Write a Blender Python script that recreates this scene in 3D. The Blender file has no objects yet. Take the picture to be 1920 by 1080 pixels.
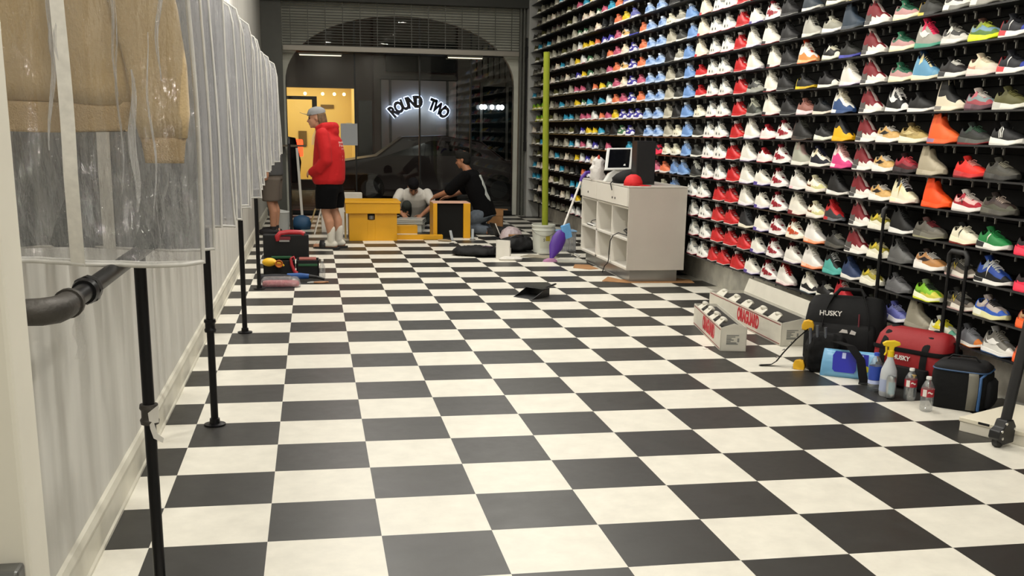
import bpy, bmesh, math, random
from mathutils import Vector, Matrix, Euler, Quaternion, noise
PI = math.pi
scene = bpy.context.scene
COL = scene.collection
T = 0.4064                      # side of one floor tile (16 inch)
R = math.radians

# ------------------------------------------------------------------ materials
MATS = {}
def srgb(c):
    if isinstance(c, str):
        c = c.lstrip('#'); c = [int(c[i:i + 2], 16) / 255 for i in (0, 2, 4)]
    return tuple((v / 12.92 if v <= 0.04045 else ((v + 0.055) / 1.055) ** 2.4) for v in c) + (1.0,)

def mat(name, col, rough=0.6, metal=0.0, spec=0.5, bump=0.0, bscale=60.0, vary=0.0, vscale=4.0, coat=0.0, emit=None, estr=0.0, sheen=0.0, trans=0.0):
    if name in MATS: return MATS[name]
    m = bpy.data.materials.new(name); m.use_nodes = True
    nt = m.node_tree; b = nt.nodes['Principled BSDF']
    c = srgb(col)
    b.inputs['Base Color'].default_value = c
    b.inputs['Roughness'].default_value = rough
    b.inputs['Metallic'].default_value = metal
    b.inputs['Specular IOR Level'].default_value = spec
    b.inputs['Coat Weight'].default_value = coat
    b.inputs['Sheen Weight'].default_value = sheen
    b.inputs['Transmission Weight'].default_value = trans
    if emit:
        b.inputs['Emission Color'].default_value = srgb(emit)
        b.inputs['Emission Strength'].default_value = estr
    if vary or bump:
        tc = nt.nodes.new('ShaderNodeTexCoord')
    if vary:
        n = nt.nodes.new('ShaderNodeTexNoise'); n.inputs['Scale'].default_value = vscale; n.inputs['Detail'].default_value = 6
        nt.links.new(tc.outputs['Object'], n.inputs['Vector'])
        r = nt.nodes.new('ShaderNodeValToRGB')
        r.color_ramp.elements[0].position = .3; r.color_ramp.elements[1].position = .75
        r.color_ramp.elements[0].color = tuple(max(0, v * (1 - vary)) for v in c[:3]) + (1,)
        r.color_ramp.elements[1].color = tuple(min(1, v * (1 + vary * .5)) for v in c[:3]) + (1,)
        nt.links.new(n.outputs['Fac'], r.inputs['Fac']); nt.links.new(r.outputs['Color'], b.inputs['Base Color'])
    if bump:
        n = nt.nodes.new('ShaderNodeTexNoise'); n.inputs['Scale'].default_value = bscale; n.inputs['Detail'].default_value = 4
        nt.links.new(tc.outputs['Object'], n.inputs['Vector'])
        bp = nt.nodes.new('ShaderNodeBump'); bp.inputs['Strength'].default_value = bump; bp.inputs['Distance'].default_value = 0.01
        nt.links.new(n.outputs['Fac'], bp.inputs['Height']); nt.links.new(bp.outputs['Normal'], b.inputs['Normal'])
    MATS[name] = m
    return m

def film(name, haze=0.15, hazecol='#E6E6E8', gloss=0.10, tint=0.97, rough=0.12, bscale=14.0, bump=0.6):
    """clear plastic film: see-through, a little milky haze, crinkled shine"""
    if name in MATS: return MATS[name]
    m = bpy.data.materials.new(name); m.use_nodes = True
    nt = m.node_tree; nt.nodes.remove(nt.nodes['Principled BSDF'])
    out = nt.nodes['Material Output']
    tr = nt.nodes.new('ShaderNodeBsdfTransparent'); tr.inputs['Color'].default_value = (tint, tint, tint, 1)
    df = nt.nodes.new('ShaderNodeBsdfDiffuse'); df.inputs['Color'].default_value = srgb(hazecol)
    tl = nt.nodes.new('ShaderNodeBsdfTranslucent'); tl.inputs['Color'].default_value = srgb(hazecol)
    gl = nt.nodes.new('ShaderNodeBsdfGlossy'); gl.inputs['Roughness'].default_value = rough
    mh = nt.nodes.new('ShaderNodeMixShader'); mh.inputs[0].default_value = 0.45
    nt.links.new(df.outputs[0], mh.inputs[1]); nt.links.new(tl.outputs[0], mh.inputs[2])
    m1 = nt.nodes.new('ShaderNodeMixShader')
    tc = nt.nodes.new('ShaderNodeTexCoord')
    n = nt.nodes.new('ShaderNodeTexNoise'); n.inputs['Scale'].default_value = bscale; n.inputs['Detail'].default_value = 5
    mp = nt.nodes.new('ShaderNodeMapping'); mp.inputs['Scale'].default_value = (5, 5, .16) if 'near' not in name else (1.5, 1.5, .4)
    nt.links.new(tc.outputs['Object'], mp.inputs['Vector']); nt.links.new(mp.outputs[0], n.inputs['Vector'])
    mr = nt.nodes.new('ShaderNodeMapRange'); mr.inputs['From Min'].default_value = .3; mr.inputs['From Max'].default_value = .75
    mr.inputs['To Min'].default_value = haze * .3; mr.inputs['To Max'].default_value = min(1, haze * 2.0)
    nt.links.new(n.outputs['Fac'], mr.inputs['Value']); nt.links.new(mr.outputs[0], m1.inputs[0])
    nt.links.new(tr.outputs[0], m1.inputs[1]); nt.links.new(mh.outputs[0], m1.inputs[2])
    m2 = nt.nodes.new('ShaderNodeMixShader'); m2.inputs[0].default_value = gloss
    nt.links.new(m1.outputs[0], m2.inputs[1]); nt.links.new(gl.outputs[0], m2.inputs[2])
    bp = nt.nodes.new('ShaderNodeBump'); bp.inputs['Strength'].default_value = min(1, bump); bp.inputs['Distance'].default_value = .03 if bump <= .8 else (.12 if bump < 1 else .35)
    nt.links.new(n.outputs['Fac'], bp.inputs['Height']); nt.links.new(bp.outputs['Normal'], gl.inputs['Normal'])
    nt.links.new(m2.outputs[0], out.inputs['Surface'])
    MATS[name] = m
    return m

def glass_pane(name, tint=(.80, .84, .83), ior=1.5):
    m = bpy.data.materials.new(name); m.use_nodes = True
    nt = m.node_tree; nt.nodes.remove(nt.nodes['Principled BSDF'])
    out = nt.nodes['Material Output']
    tr = nt.nodes.new('ShaderNodeBsdfTransparent'); tr.inputs['Color'].default_value = tint + (1,)
    gl = nt.nodes.new('ShaderNodeBsdfGlossy'); gl.inputs['Roughness'].default_value = .01
    fr = nt.nodes.new('ShaderNodeFresnel'); fr.inputs['IOR'].default_value = ior
    mx = nt.nodes.new('ShaderNodeMixShader')
    nt.links.new(fr.outputs[0], mx.inputs[0]); nt.links.new(tr.outputs[0], mx.inputs[1]); nt.links.new(gl.outputs[0], mx.inputs[2])
    nt.links.new(mx.outputs[0], out.inputs['Surface'])
    return m

def emis(name, col, s):
    if name in MATS: return MATS[name]
    m = bpy.data.materials.new(name); m.use_nodes = True
    nt = m.node_tree; nt.nodes.remove(nt.nodes['Principled BSDF'])
    e = nt.nodes.new('ShaderNodeEmission'); e.inputs['Color'].default_value = srgb(col); e.inputs['Strength'].default_value = s
    nt.links.new(e.outputs[0], nt.nodes['Material Output'].inputs['Surface'])
    MATS[name] = m
    return m

# ------------------------------------------------------------------ mesh builder
class MB:
    """collects boxes, tubes, lofts ... and links them as one mesh object"""
    def __init__(self): self.v = []; self.f = []; self.mi = []; self.cur = 0
    def mark(self, k): self.cur = k; return self
    def add(self, vs, fs):
        o = len(self.v); self.v += [tuple(p) for p in vs]
        for f in fs: self.f.append(tuple(o + i for i in f)); self.mi.append(self.cur)
        return self
    def box(self, x0, x1, y0, y1, z0, z1, M=None):
        vs = [(x, y, z) for z in (z0, z1) for y in (y0, y1) for x in (x0, x1)]
        if M is not None: vs = [M @ Vector(p) for p in vs]
        return self.add(vs, [(0, 2, 3, 1), (4, 5, 7, 6), (0, 1, 5, 4), (2, 6, 7, 3), (0, 4, 6, 2), (1, 3, 7, 5)])
    def hexa(self, p):            # eight corners: bottom ring then top ring
        return self.add(p, [(3, 2, 1, 0), (4, 5, 6, 7), (0, 1, 5, 4), (1, 2, 6, 5), (2, 3, 7, 6), (3, 0, 4, 7)])
    def loft(self, rings, cap=True, close=True):
        n = len(rings[0]); vs = [p for r in rings for p in r]; fs = []
        for i in range(len(rings) - 1):
            for j in range(n if close else n - 1):
                a = i * n + j; b = i * n + (j + 1) % n
                fs.append((a, b, b + n, a + n))
        if cap and close:
            fs.append(tuple(range(n - 1, -1, -1))); k = (len(rings) - 1) * n; fs.append(tuple(range(k, k + n)))
        return self.add(vs, fs)
    def tube(self, pts, r, n=10, ends=True, flat=1.0, up=None):
        pts = [Vector(p) for p in pts]; N = len(pts)
        rr = r if isinstance(r, (list, tuple)) else [r] * N
        rings = []; prev = None
        for i, p in enumerate(pts):
            t = (pts[min(i + 1, N - 1)] - pts[max(i - 1, 0)])
            if t.length < 1e-9: t = Vector((0, 0, 1))
            t.normalize()
            if prev is None:
                a = Vector(up) if up else (Vector((0, 0, 1)) if abs(t.z) < .9 else Vector((1, 0, 0)))
            else: a = prev
            u = a - t * a.dot(t)
            if u.length < 1e-6: u = t.orthogonal()
            u.normalize(); prev = u; w = t.cross(u)
            rings.append([p + (u * math.cos(q) * flat + w * math.sin(q)) * rr[i] for q in [2 * PI * k / n for k in range(n)]])
        return self.loft(rings, cap=ends)
    def cyl(self, x, y, z0, z1, r, r2=None, n=20):
        r2 = r if r2 is None else r2
        return self.loft([[(x + q * math.cos(2 * PI * k / n), y + q * math.sin(2 * PI * k / n), z) for k in range(n)] for z, q in ((z0, r), (z1, r2))])
    def lathe(self, prof, n=24, x=0, y=0, cap=True, M=None):
        rings = [[(x + q * math.cos(2 * PI * k / n), y + q * math.sin(2 * PI * k / n), z) for k in range(n)] for q, z in prof]
        if M is not None: rings = [[M @ Vector(p) for p in r] for r in rings]
        return self.loft(rings, cap=cap)
    def prism(self, poly, y0, y1, axis='y', M=None):
        """polygon in the plane across the axis, extruded from y0 to y1"""
        def P(a, b, c):
            p = {'y': (a, c, b), 'x': (c, a, b), 'z': (a, b, c)}[axis]
            return M @ Vector(p) if M is not None else p
        n = len(poly)
        vs = [P(a, b, y0) for a, b in poly] + [P(a, b, y1) for a, b in poly]
        fs = [tuple(range(n)), tuple(range(2 * n - 1, n - 1, -1))] + [(i, i + n, (i + 1) % n + n, (i + 1) % n) for i in range(n)]
        return self.add(vs, fs)
    def ball(self, c, r, n=14, m=9, M=None):
        c = Vector(c); r = r if isinstance(r, (tuple, list)) else (r, r, r)
        rings = []
        for i in range(m + 1):
            a = PI * (i + .02 if i == 0 else (i - .02 if i == m else i)) / m
            rings.append([Vector((r[0] * math.sin(a) * math.cos(2 * PI * k / n), r[1] * math.sin(a) * math.sin(2 * PI * k / n), -r[2] * math.cos(a))) for k in range(n)])
        rings = [[(M @ p if M is not None else p) + c for p in q] for q in rings]
        return self.loft(rings)
    def build(self, name, mats, parent=None, smooth=None, bevel=0.0, seg=2, sub=0, loc=None):
        me = bpy.data.meshes.new(name); me.from_pydata(self.v, [], self.f)
        if not isinstance(mats, (list, tuple)): mats = [mats]
        for m in mats: me.materials.append(m)
        me.polygons.foreach_set('material_index', self.mi)
        bm = bmesh.new(); bm.from_mesh(me); bmesh.ops.recalc_face_normals(bm, faces=bm.faces); bm.to_mesh(me); bm.free()
        if smooth is not None:
            me.polygons.foreach_set('use_smooth', [True] * len(me.polygons))
            if smooth < 179: me.set_sharp_from_angle(angle=R(smooth))
        o = bpy.data.objects.new(name, me); COL.objects.link(o)
        if parent: o.parent = parent
        if loc: o.location = loc
        if bevel:
            b = o.modifiers.new('bevel', 'BEVEL'); b.width = bevel; b.segments = seg; b.limit_method = 'ANGLE'; b.angle_limit = R(40)
        if sub:
            s = o.modifiers.new('sub', 'SUBSURF'); s.levels = sub; s.render_levels = sub
        return o

def thing(name, label, cat, loc=(0, 0, 0), rz=0.0, group=None):
    o = bpy.data.objects.new(name, None); COL.objects.link(o); o.empty_display_size = .05
    o.location = loc; o.rotation_euler = (0, 0, rz)
    return tag(o, label, cat, group)
def tag(o, label, cat, group=None):
    o['label'] = label; o['category'] = cat
    if group: o['group'] = group
    return o
def struct(o): o['kind'] = 'structure'; return o
def lab(o, s): o['label'] = s; return o

def text_mesh(name, s, size, depth, m, M, parent, align='CENTER', bold=0.0, sx=1.0):
    cu = bpy.data.curves.new(name, 'FONT'); cu.body = s; cu.size = size; cu.extrude = depth; cu.align_x = align; cu.align_y = 'CENTER'; cu.offset = bold
    cu.resolution_u = 3
    t = bpy.data.objects.new(name, cu); COL.objects.link(t)
    bpy.context.view_layer.update()
    me = bpy.data.meshes.new_from_object(t.evaluated_get(bpy.context.evaluated_depsgraph_get()))
    bpy.data.objects.remove(t); bpy.data.curves.remove(cu)
    me.transform(Matrix.Diagonal((sx, 1, 1, 1)))
    me.transform(M); me.name = name
    me.materials.clear(); me.materials.append(m)
    o = bpy.data.objects.new(name, me); COL.objects.link(o)
    if parent: o.parent = parent
    return o
def frame(o, x, y):
    """matrix whose local x,y axes are the given directions, at origin o"""
    x = Vector(x).normalized(); y = (Vector(y) - x * Vector(y).dot(x)).normalized(); z = x.cross(y)
    return Matrix(((x.x, y.x, z.x, o[0]), (x.y, y.y, z.y, o[1]), (x.z, y.z, z.z, o[2]), (0, 0, 0, 1)))
def bake(o):
    """apply the modifiers of o to its mesh"""
    bpy.context.view_layer.update()
    dg = bpy.context.evaluated_depsgraph_get()
    me = bpy.data.meshes.new_from_object(o.evaluated_get(dg))
    old = o.data; o.modifiers.clear(); me.name = old.name; o.data = me; bpy.data.meshes.remove(old)
    me.polygons.foreach_set('use_smooth', [True] * len(me.polygons))
    return o
def rs(k): return random.Random(k)
# ------------------------------------------------------------------ the room
def floor_mat():
    m = bpy.data.materials.new('checker vinyl tile'); m.use_nodes = True
    nt = m.node_tree; b = nt.nodes['Principled BSDF']; L = nt.links.new
    tc = nt.nodes.new('ShaderNodeTexCoord')
    mp = nt.nodes.new('ShaderNodeMapping'); mp.inputs['Scale'].default_value = (1 / T, 1 / T, 1); mp.inputs['Location'].default_value = (40, 40, .5)
    L(tc.outputs['Object'], mp.inputs['Vector'])
    ck = nt.nodes.new('ShaderNodeTexChecker'); ck.inputs['Scale'].default_value = 1.0
    ck.inputs['Color1'].default_value = srgb('#DDD9CC'); ck.inputs['Color2'].default_value = srgb('#2B2A27')
    L(mp.outputs[0], ck.inputs['Vector'])
    # scuffs and marbling of the vinyl
    n1 = nt.nodes.new('ShaderNodeTexNoise'); n1.inputs['Scale'].default_value = 9; n1.inputs['Detail'].default_value = 8; n1.inputs['Roughness'].default_value = .65
    L(tc.outputs['Object'], n1.inputs['Vector'])
    r1 = nt.nodes.new('ShaderNodeMapRange'); r1.inputs['From Min'].default_value = .35; r1.inputs['From Max'].default_value = .7; r1.inputs['To Min'].default_value = .9; r1.inputs['To Max'].default_value = 1.03
    L(n1.outputs['Fac'], r1.inputs['Value'])
    mul = nt.nodes.new('ShaderNodeMix'); mul.data_type = 'RGBA'; mul.blend_type = 'MULTIPLY'; mul.inputs[0].default_value = 1
    L(ck.outputs['Color'], mul.inputs[6]); L(r1.outputs[0], mul.inputs[7]); L(mul.outputs[2], b.inputs['Base Color'])
    r2 = nt.nodes.new('ShaderNodeMapRange'); r2.inputs['To Min'].default_value = .30; r2.inputs['To Max'].default_value = .5
    L(n1.outputs['Fac'], r2.inputs['Value']); L(r2.outputs[0], b.inputs['Roughness'])
    b.inputs['Specular IOR Level'].default_value = .45
    n2 = nt.nodes.new('ShaderNodeTexNoise'); n2.inputs['Scale'].default_value = 3; L(tc.outputs['Object'], n2.inputs['Vector'])
    bp = nt.nodes.new('ShaderNodeBump'); bp.inputs['Strength'].default_value = .05; bp.inputs['Distance'].default_value = .02
    L(n2.outputs['Fac'], bp.inputs['Height']); L(bp.outputs[0], b.inputs['Normal'])
    return m

def wall_mat(name, col, streak=.12):
    """painted wall with scuffs that run down it"""
    m = bpy.data.materials.new(name); m.use_nodes = True
    nt = m.node_tree; b = nt.nodes['Principled BSDF']; L = nt.links.new
    tc = nt.nodes.new('ShaderNodeTexCoord'); mp = nt.nodes.new('ShaderNodeMapping'); mp.inputs['Scale'].default_value = (6, 6, .9)
    mp.inputs['Rotation'].default_value = (R(14), 0, 0)
    L(tc.outputs['Object'], mp.inputs['Vector'])
    n = nt.nodes.new('ShaderNodeTexNoise'); n.inputs['Scale'].default_value = 1.6; n.inputs['Detail'].default_value = 6
    L(mp.outputs[0], n.inputs['Vector'])
    r = nt.nodes.new('ShaderNodeValToRGB'); c = srgb(col)
    r.color_ramp.elements[0].position = .36; r.color_ramp.elements[1].position = .6
    r.color_ramp.elements[0].color = tuple(v * (1 - streak) for v in c[:3]) + (1,); r.color_ramp.elements[1].color = c
    L(n.outputs['Fac'], r.inputs['Fac']); L(r.outputs[0], b.inputs['Base Color'])
    b.inputs['Roughness'].default_value = .45
    return m

M_white = mat('white paint', '#D9D6CC', .5)
M_trim = mat('baseboard paint', '#CFCBBB', .45, vary=.12, vscale=5)
M_black = mat('black steel', '#0E0E10', .42, metal=.3)
M_blackwall = mat('black slatwall', '#121212', .8, spec=.25, vary=.2)
M_conc = mat('grey concrete skirting', '#DCDAD0', .6, vary=.35, vscale=7)
M_grey = mat('dark grey painted metal', '#55564F', .5, vary=.15)
M_greyL = mat('grey painted jamb', '#A8A9A5', .5, vary=.1)
M_dark = mat('dark void', '#0B0B0B', .8)

XL, XR, YS = -.17, 4.50, 13.62
# floor runs on to the glass
f = MB().add([(-1.6, -9, 0), (6, -9, 0), (6, YS, 0), (-1.6, YS, 0)], [(0, 1, 2, 3)]).build('floor', floor_mat()); struct(f)
# left wall, its skirting with a cap, and the nearer projecting wall end
o = MB().box(XL - .12, XL, -9, YS, 0, 4.5).build('wall_left', wall_mat('scuffed white wall', '#C9C7BF')); struct(o)
b = MB(); b.prism([(XL, 0), (XL + .022, 0), (XL + .022, .012), (XL + .016, .02), (XL + .014, .115), (XL + .02, .12), (XL + .02, .128), (XL + .012, .15), (XL, .155)], -3.0, YS - .3)
struct(b.build('baseboard_left', M_trim))
struct(MB().box(XL, .128, -3.14, -3.02, 0, 4.5).build('wall_near_left', mat('near wall paint', '#DEDACC', .5, vary=.05), bevel=.008))
# right: skirting and black slatwall
struct(MB().box(4.44, 4.5, -9, YS, 0, .235).build('baseboard_right', M_conc, bevel=.004))
w = MB().box(4.5, 4.62, -9, YS, 0, 4.5)
struct(w.build('wall_right', mat('right wall paint', '#8b8b86', .6)))
s = MB()
z = .24
while z < 3.95:
    s.box(4.42, 4.5, -3, 13.3, z, z + .088); z += .0934
s.box(4.45, 4.5, -3, 13.3, .235, 3.97)
struct(s.build('trim_1', M_blackwall))
struct(MB().box(-1.6, 6, -9.1, -9, 0, 4.5).build('wall_back', M_white))
struct(MB().add([(-1.6, -9, 4.4), (6, -9, 4.4), (6, YS, 4.4), (-1.6, YS, 4.4)], [(3, 2, 1, 0)]).build('ceiling', mat('ceiling paint', '#3c3c3a', .8)))

# ------------------------------------------------------------------ storefront
def arch_wall():
    """solid wall with an arched opening, springing at zs"""
    m = MB(); x0, x1, zs, za = .19, 4.04, 2.16, 3.27
    y0, y1, zt = 13.74, 13.9, 4.4
    cx, rx, rz = (x0 + x1) / 2, (x1 - x0) / 2, za - zs
    N = 40; A = [(cx - rx * math.cos(PI * k / N), zs + rz * math.sin(PI * k / N) ** .92) for k in range(N + 1)]
    for k in range(N):
        (a, b), (c, d) = A[k], A[k + 1]
        m.hexa([(a, y0, b), (c, y0, d), (c, y1, d), (a, y1, b), (a, y0, zt), (c, y0, zt), (c, y1, zt), (a, y1, zt)])
    m.box(-.2, x0, y0, y1, 0, zt); m.box(x1, 4.62, y0, y1, 0, zt)
    return m.build('wall_storefront', mat('arch wall plaster', '#c2c3b6', .7, vary=.1))
struct(arch_wall())
# upright jamb and grey end post on the right, box beam above
j = MB().box(4.20, 4.42, 13.3, 13.62, 0, 4.4)
struct(j.build('trim_2', M_greyL, bevel=.01))
j = MB().box(4.085, 4.12, 13.5, 13.6, 0, 4.4).box(4.135, 4.165, 13.46, 13.6, 0, 4.4).box(-.17, .16, 13.5, 13.6, 0, 4.4)
struct(j.build('trim_3', M_grey, bevel=.004))
struct(MB().box(-.17, 4.2, 13.36, 13.6, 3.43, 3.75).build('trim_4', mat('roller housing', '#33342f', .6)))
# rolling grille half let down
g = thing('rolling_grille', 'half-lowered grey rolling grille with pale bottom bar above the shop window', 'rolling grille', (0, 13.5, 2.66))
m = MB()
for k in range(17):
    z = .09 + k * .043
    m.tube([(.17, 0, z), (4.07, 0, z)], .0075, n=6)
m.build('slats', M_grey, g)
m = MB()
for k in range(14):
    x = .3 + k * .28; m.box(x - .006, x + .006, -.006, .006, .06, .8)
m.build('links', M_grey, g)
MB().box(.17, 4.07, -.03, .03, 0, .085).build('bottom_bar', mat('pale aluminium bar', '#8f8a80', .45, metal=.5), g, bevel=.006)
MB().box(4.17, 4.195, -.11, -.03, -1.5, .3).box(4.165, 4.2, -.13, -.02, -.02, .16).box(4.165, 4.2, -.13, -.03, -1.55, -1.4).build('pull_chain_guide', M_dark, g, bevel=.005)
# glazing: three panes, slim mullions, low sill
Mg = glass_pane('shop glass')
mu = MB()
for x in (.19, 1.33, 2.42, 3.30, 4.04): mu.box(x - .014, x + .014, 13.80, 13.84, .06, 3.25)
mu.box(.19, 4.04, 13.78, 13.86, 0, .07).box(.19, 4.04, 13.79, 13.85, 2.66, 2.70)
struct(mu.build('window_1', mat('mullion', '#1c1d1c', .4, metal=.5)))
gp = MB().add([(.19, 13.82, .06), (4.04, 13.82, .06), (4.04, 13.82, 3.27), (.19, 13.82, 3.27)], [(0, 1, 2, 3)]).build('window_2', Mg); struct(gp)
n = thing('paper_notice', 'plain pale sheet of paper taped to the shop window behind the red hoodie', 'notice', (1.22, 13.79, 1.16))
MB().box(-.14, .14, -.002, 0, 0, .36).build('sheet', mat('paper', '#b9bcbf', .8), n)
m = MB().mark(0).box(-.05, .05, -.004, -.002, .35, .37).build('tape_strip', mat('tape', '#d9d5bb', .4), n)

# strip lights on the ceiling soffit outside and over the window
for k, (x0, x1, z, lb) in enumerate(((.42, 1.12, 2.60, 'narrow strip light left of centre under the grille bar'), (2.88, 3.48, 2.62, 'narrow strip light right of centre under the grille bar'))):
    t = thing('strip_light', lb, 'strip light', (x0, 13.68, z), group='strip lights under the grille')
    MB().box(0, x1 - x0, -.03, .03, .012, .04).build('housing', M_greyL, t)
    MB().box(.01, x1 - x0 - .01, -.022, .022, 0, .014).build('diffuser', emis('strip glow', '#FFF3D0', 1.6), t)

# ------------------------------------------------------------------ the street outside at night
struct(MB().box(-8, 14, 13.9, 40, -.14, -.04).build('ground_street', mat('asphalt', '#1d1d1e', .8, vary=.3, vscale=2)))
struct(MB().box(-8, 14, 13.9, 15.6, -.04, 0).build('ground_pavement', mat('pavement', '#4a4945', .8, vary=.2)))
Mf = mat('opposite facade', '#6b6a62', .85, vary=.2, vscale=1.5)
fb = thing('building', 'dim shop building across the street with one lit yellow shop window', 'building', (0, 22, 0))
m = MB(); m.box(-6, -1.4, 0, .3, -.1, 6).box(-1.4, 1.66, 0, .3, 2.38, 6).box(1.66, 2.1, 0, .3, -.1, 6).box(2.1, 12, .1, .3, -.1, 6).box(2.1, 2.25, -.08, .1, -.1, 6).box(4.15, 4.4, -.06, .1, -.1, 6)
m.box(-1.4, 1.66, 0, .3, -.1, .2)
m.build('facade', Mf, fb)
m = MB(); m.box(-1.4, 1.66, 3.2, 3.3, -.1, 3).box(-1.5, -1.4, .3, 3.3, -.1, 3).box(1.66, 1.76, .3, 3.3, -.1, 3).box(-1.4, 1.66, .3, 3.3, -.1, 0).box(-1.4, 1.66, .3, 3.3, 2.75, 2.85)
lab(m.build('shop_interior', mat('warm yellow shop wall', '#E8D08A', .8), fb), 'warm yellow lit shop interior')
m = MB()
for x in (-.9, .35, 1.0): m.box(x - .11, x + .11, 3.17, 3.2, .95, 1.35)
m.box(.85, 1.2, 3.17, 3.2, 1.95, 2.05)
m.build('wall_picture', mat('dim print', '#6d5a34', .8), fb)
m = MB(); m.box(-1.4, .72, .9, 1.0, 2.12, 2.2).box(.62, .74, .9, 1.0, 1.85, 2.2); m.build('ceiling_track', M_dark, fb)
m = MB()
for x in (-.7, -.1, .45, .9, 1.2, 1.45): m.ball((x, 2.2, 2.3), .04, 8, 6)
m.build('spot_lamp', emis('warm bulb', '#FFE2A0', 12), fb)
m = MB()
for x in (2.5, 3.9, 4.75, 5.4): m.box(x - .03, x + .03, .02, .1, -.1, 2.6)
m.box(2.25, 4.15, .02, .1, 2.62, 2.7)
m.build('door_frame', M_grey, fb)
m = MB(); m.box(4.5, 6.6, .04, .1, .3, 2.5).box(2.4, 4.1, .02, .1, 2.8, 3.5).box(1.72, 2.05, -.02, 0, .7, 2.1); m.build('window', mat('dark window', '#0d1413', .15), fb)
m = MB(); m.box(2.28, 4.12, .03, .1, -.1, 2.6); lab(m.build('wall_panel', mat('pale wall panel', '#a9a8a0', .8), fb), 'pale plain panel under the halo-lit sign')
m = MB()
for k in range(16): m.box(4.5 + k * .14, 4.53 + k * .14, -.0, .04, 2.75, 3.5)
m.build('railing', M_grey, fb)
# halo-lit sign
sg = thing('halo_sign', 'arched dark letter sign with bluish white halo on the opposite wall', 'sign', (3.18, 21.93, 1.55))
word = 'ROUND TWO'; NL = len(word)
gm = MB()
for k, ch in enumerate(word):
    a = R(132 - k * 84 / (NL - 1)); rad = .92
    px_, pz_ = rad * math.cos(a), rad * math.sin(a) - .39
    if ch == ' ': continue
    rot = a - PI / 2
    Mx = frame((px_, -.06, pz_), (math.cos(rot), 0, math.sin(rot)), (-math.sin(rot), 0, math.cos(rot)))
    text_mesh('letter', ch, .37, .02, mat('navy sign letter', '#141a33', .5), Mx, sg, bold=.02, sx=.72)
    text_mesh('led_backlight', ch, .37, .006, emis('halo led', '#C9D8FF', 3.5), Mx @ Matrix.Translation((0, 0, -.045)), sg, bold=.04, sx=.74)
# white wall lamps far right
wl = thing('wall_lamp', 'row of small white lamps glowing far outside on the right', 'lamp', (4.98, 21.8, 2.0))
MB().box(-.34, .34, -.02, .2, .06, .1).build('bracket', M_dark, wl)
for x in (-.26, -.18, 0, .16, .25): MB().ball((x, 0, 0), (.055, .055, .06), 10, 7).build('bulb', emis('cool bulb', '#F2F6FF', 9), wl)

def car(loc, rz, body, label, tail):
    c = thing('car', label, 'car', loc, rz, 'parked cars outside')
    prof = [(-2.1, .28), (-2.15, .55), (-2.05, .86), (-1.5, .92), (-1.0, 1.30), (-.2, 1.42), (.7, 1.38), (1.25, .98), (2.0, .86), (2.2, .62), (2.18, .28)]
    m = MB(); rings = []
    for y, s, zz in ((-.86, .96, 0), (-.9, 1, 0), (.9, 1, 0), (.86, .96, 0)):
        rings.append([(x * s, y * (.82 if z > 1 else 1), z) for x, z in prof])
    m.loft(rings); m.build('body', body, c, smooth=30, bevel=.03)
    m = MB()
    for y in (-.915, .915):
        m.add([(-1.0, y * .87, 1.0), (1.05, y * .87, 1.0), (.6, y * .8, 1.33), (-.85, y * .8, 1.28)], [(0, 1, 2, 3)])
    m.build('side_window', mat('car glass', '#0a0c10', .08), c)
    for x in (-1.35, 1.4):
        for y in (-.8, .8):
            w = MB().lathe([(.2, -.1), (.31, -.1), (.32, 0), (.31, .1), (.2, .1)], 20, M=Matrix.Translation((x, y, .31)) @ Matrix.Rotation(PI / 2, 4, 'X')).build('wheel', M_dark, c, smooth=40)
            MB().lathe([(.05, -.105), (.19, -.105), (.19, .105), (.05, .105)], 14, M=Matrix.Translation((x, y, .31)) @ Matrix.Rotation(PI / 2, 4, 'X')).build('hubcap', mat('dark alloy', '#2a2a2c', .5), w, smooth=40)
    for y in (-.7, .7):
        MB().box(-2.2, -2.08, y - .12, y + .12, .62, .84).build('tail_light', tail, c, bevel=.02)
    return c
Mcar1 = mat('dark maroon car paint', '#22090c', .35)
Mcar2 = mat('near black car paint', '#17171b', .2, coat=.6)
cc = car((-1.86, 18.4, -.1), R(-174), Mcar1, 'dark car outside with its red tail light lit beside the cap', emis('red tail light', '#FF2A12', 10)); cc.scale = (1, 1, 1.55)
car((3.2, 18.9, -.1), R(178), mat('dark red car paint', '#2a0d0b', .4), 'dark red car parked outside behind the two crouching workers', mat('dull red lens', '#400505', .2))

# added fill light with no seen source, so that the facade can be read
def lamp(kind, loc, power, col=(1, .93, .82), size=.3, rot=(0, 0, 0), shape='DISK', name='lamp', spread=None, size_y=None):
    l = bpy.data.lights.new(name, kind); l.energy = power; l.color = col
    if kind == 'AREA':
        l.shape = shape; l.size = size
        if size_y: l.size_y = size_y
        if spread: l.spread = R(spread)
    else: l.shadow_soft_size = size
    o = bpy.data.objects.new(name, l); COL.objects.link(o); o.location = loc; o.rotation_euler = rot
    return o
lamp('POINT', (5.5, 17.0, 5.5), 150, (1, .9, .75), .3, name='facade_fill')
lamp('AREA', (.2, 23.6, 2.7), 62, (1, .88, .62), 2.2, name='shop_lamp', shape='SQUARE')
for dx in (-.5, -.2, .1, .4): lamp('POINT', (3.18 + dx, 21.86, 1.96 - abs(dx + .05) * .35), 1.0, (.75, .83, 1), .06, name='sign_halo')

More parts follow.
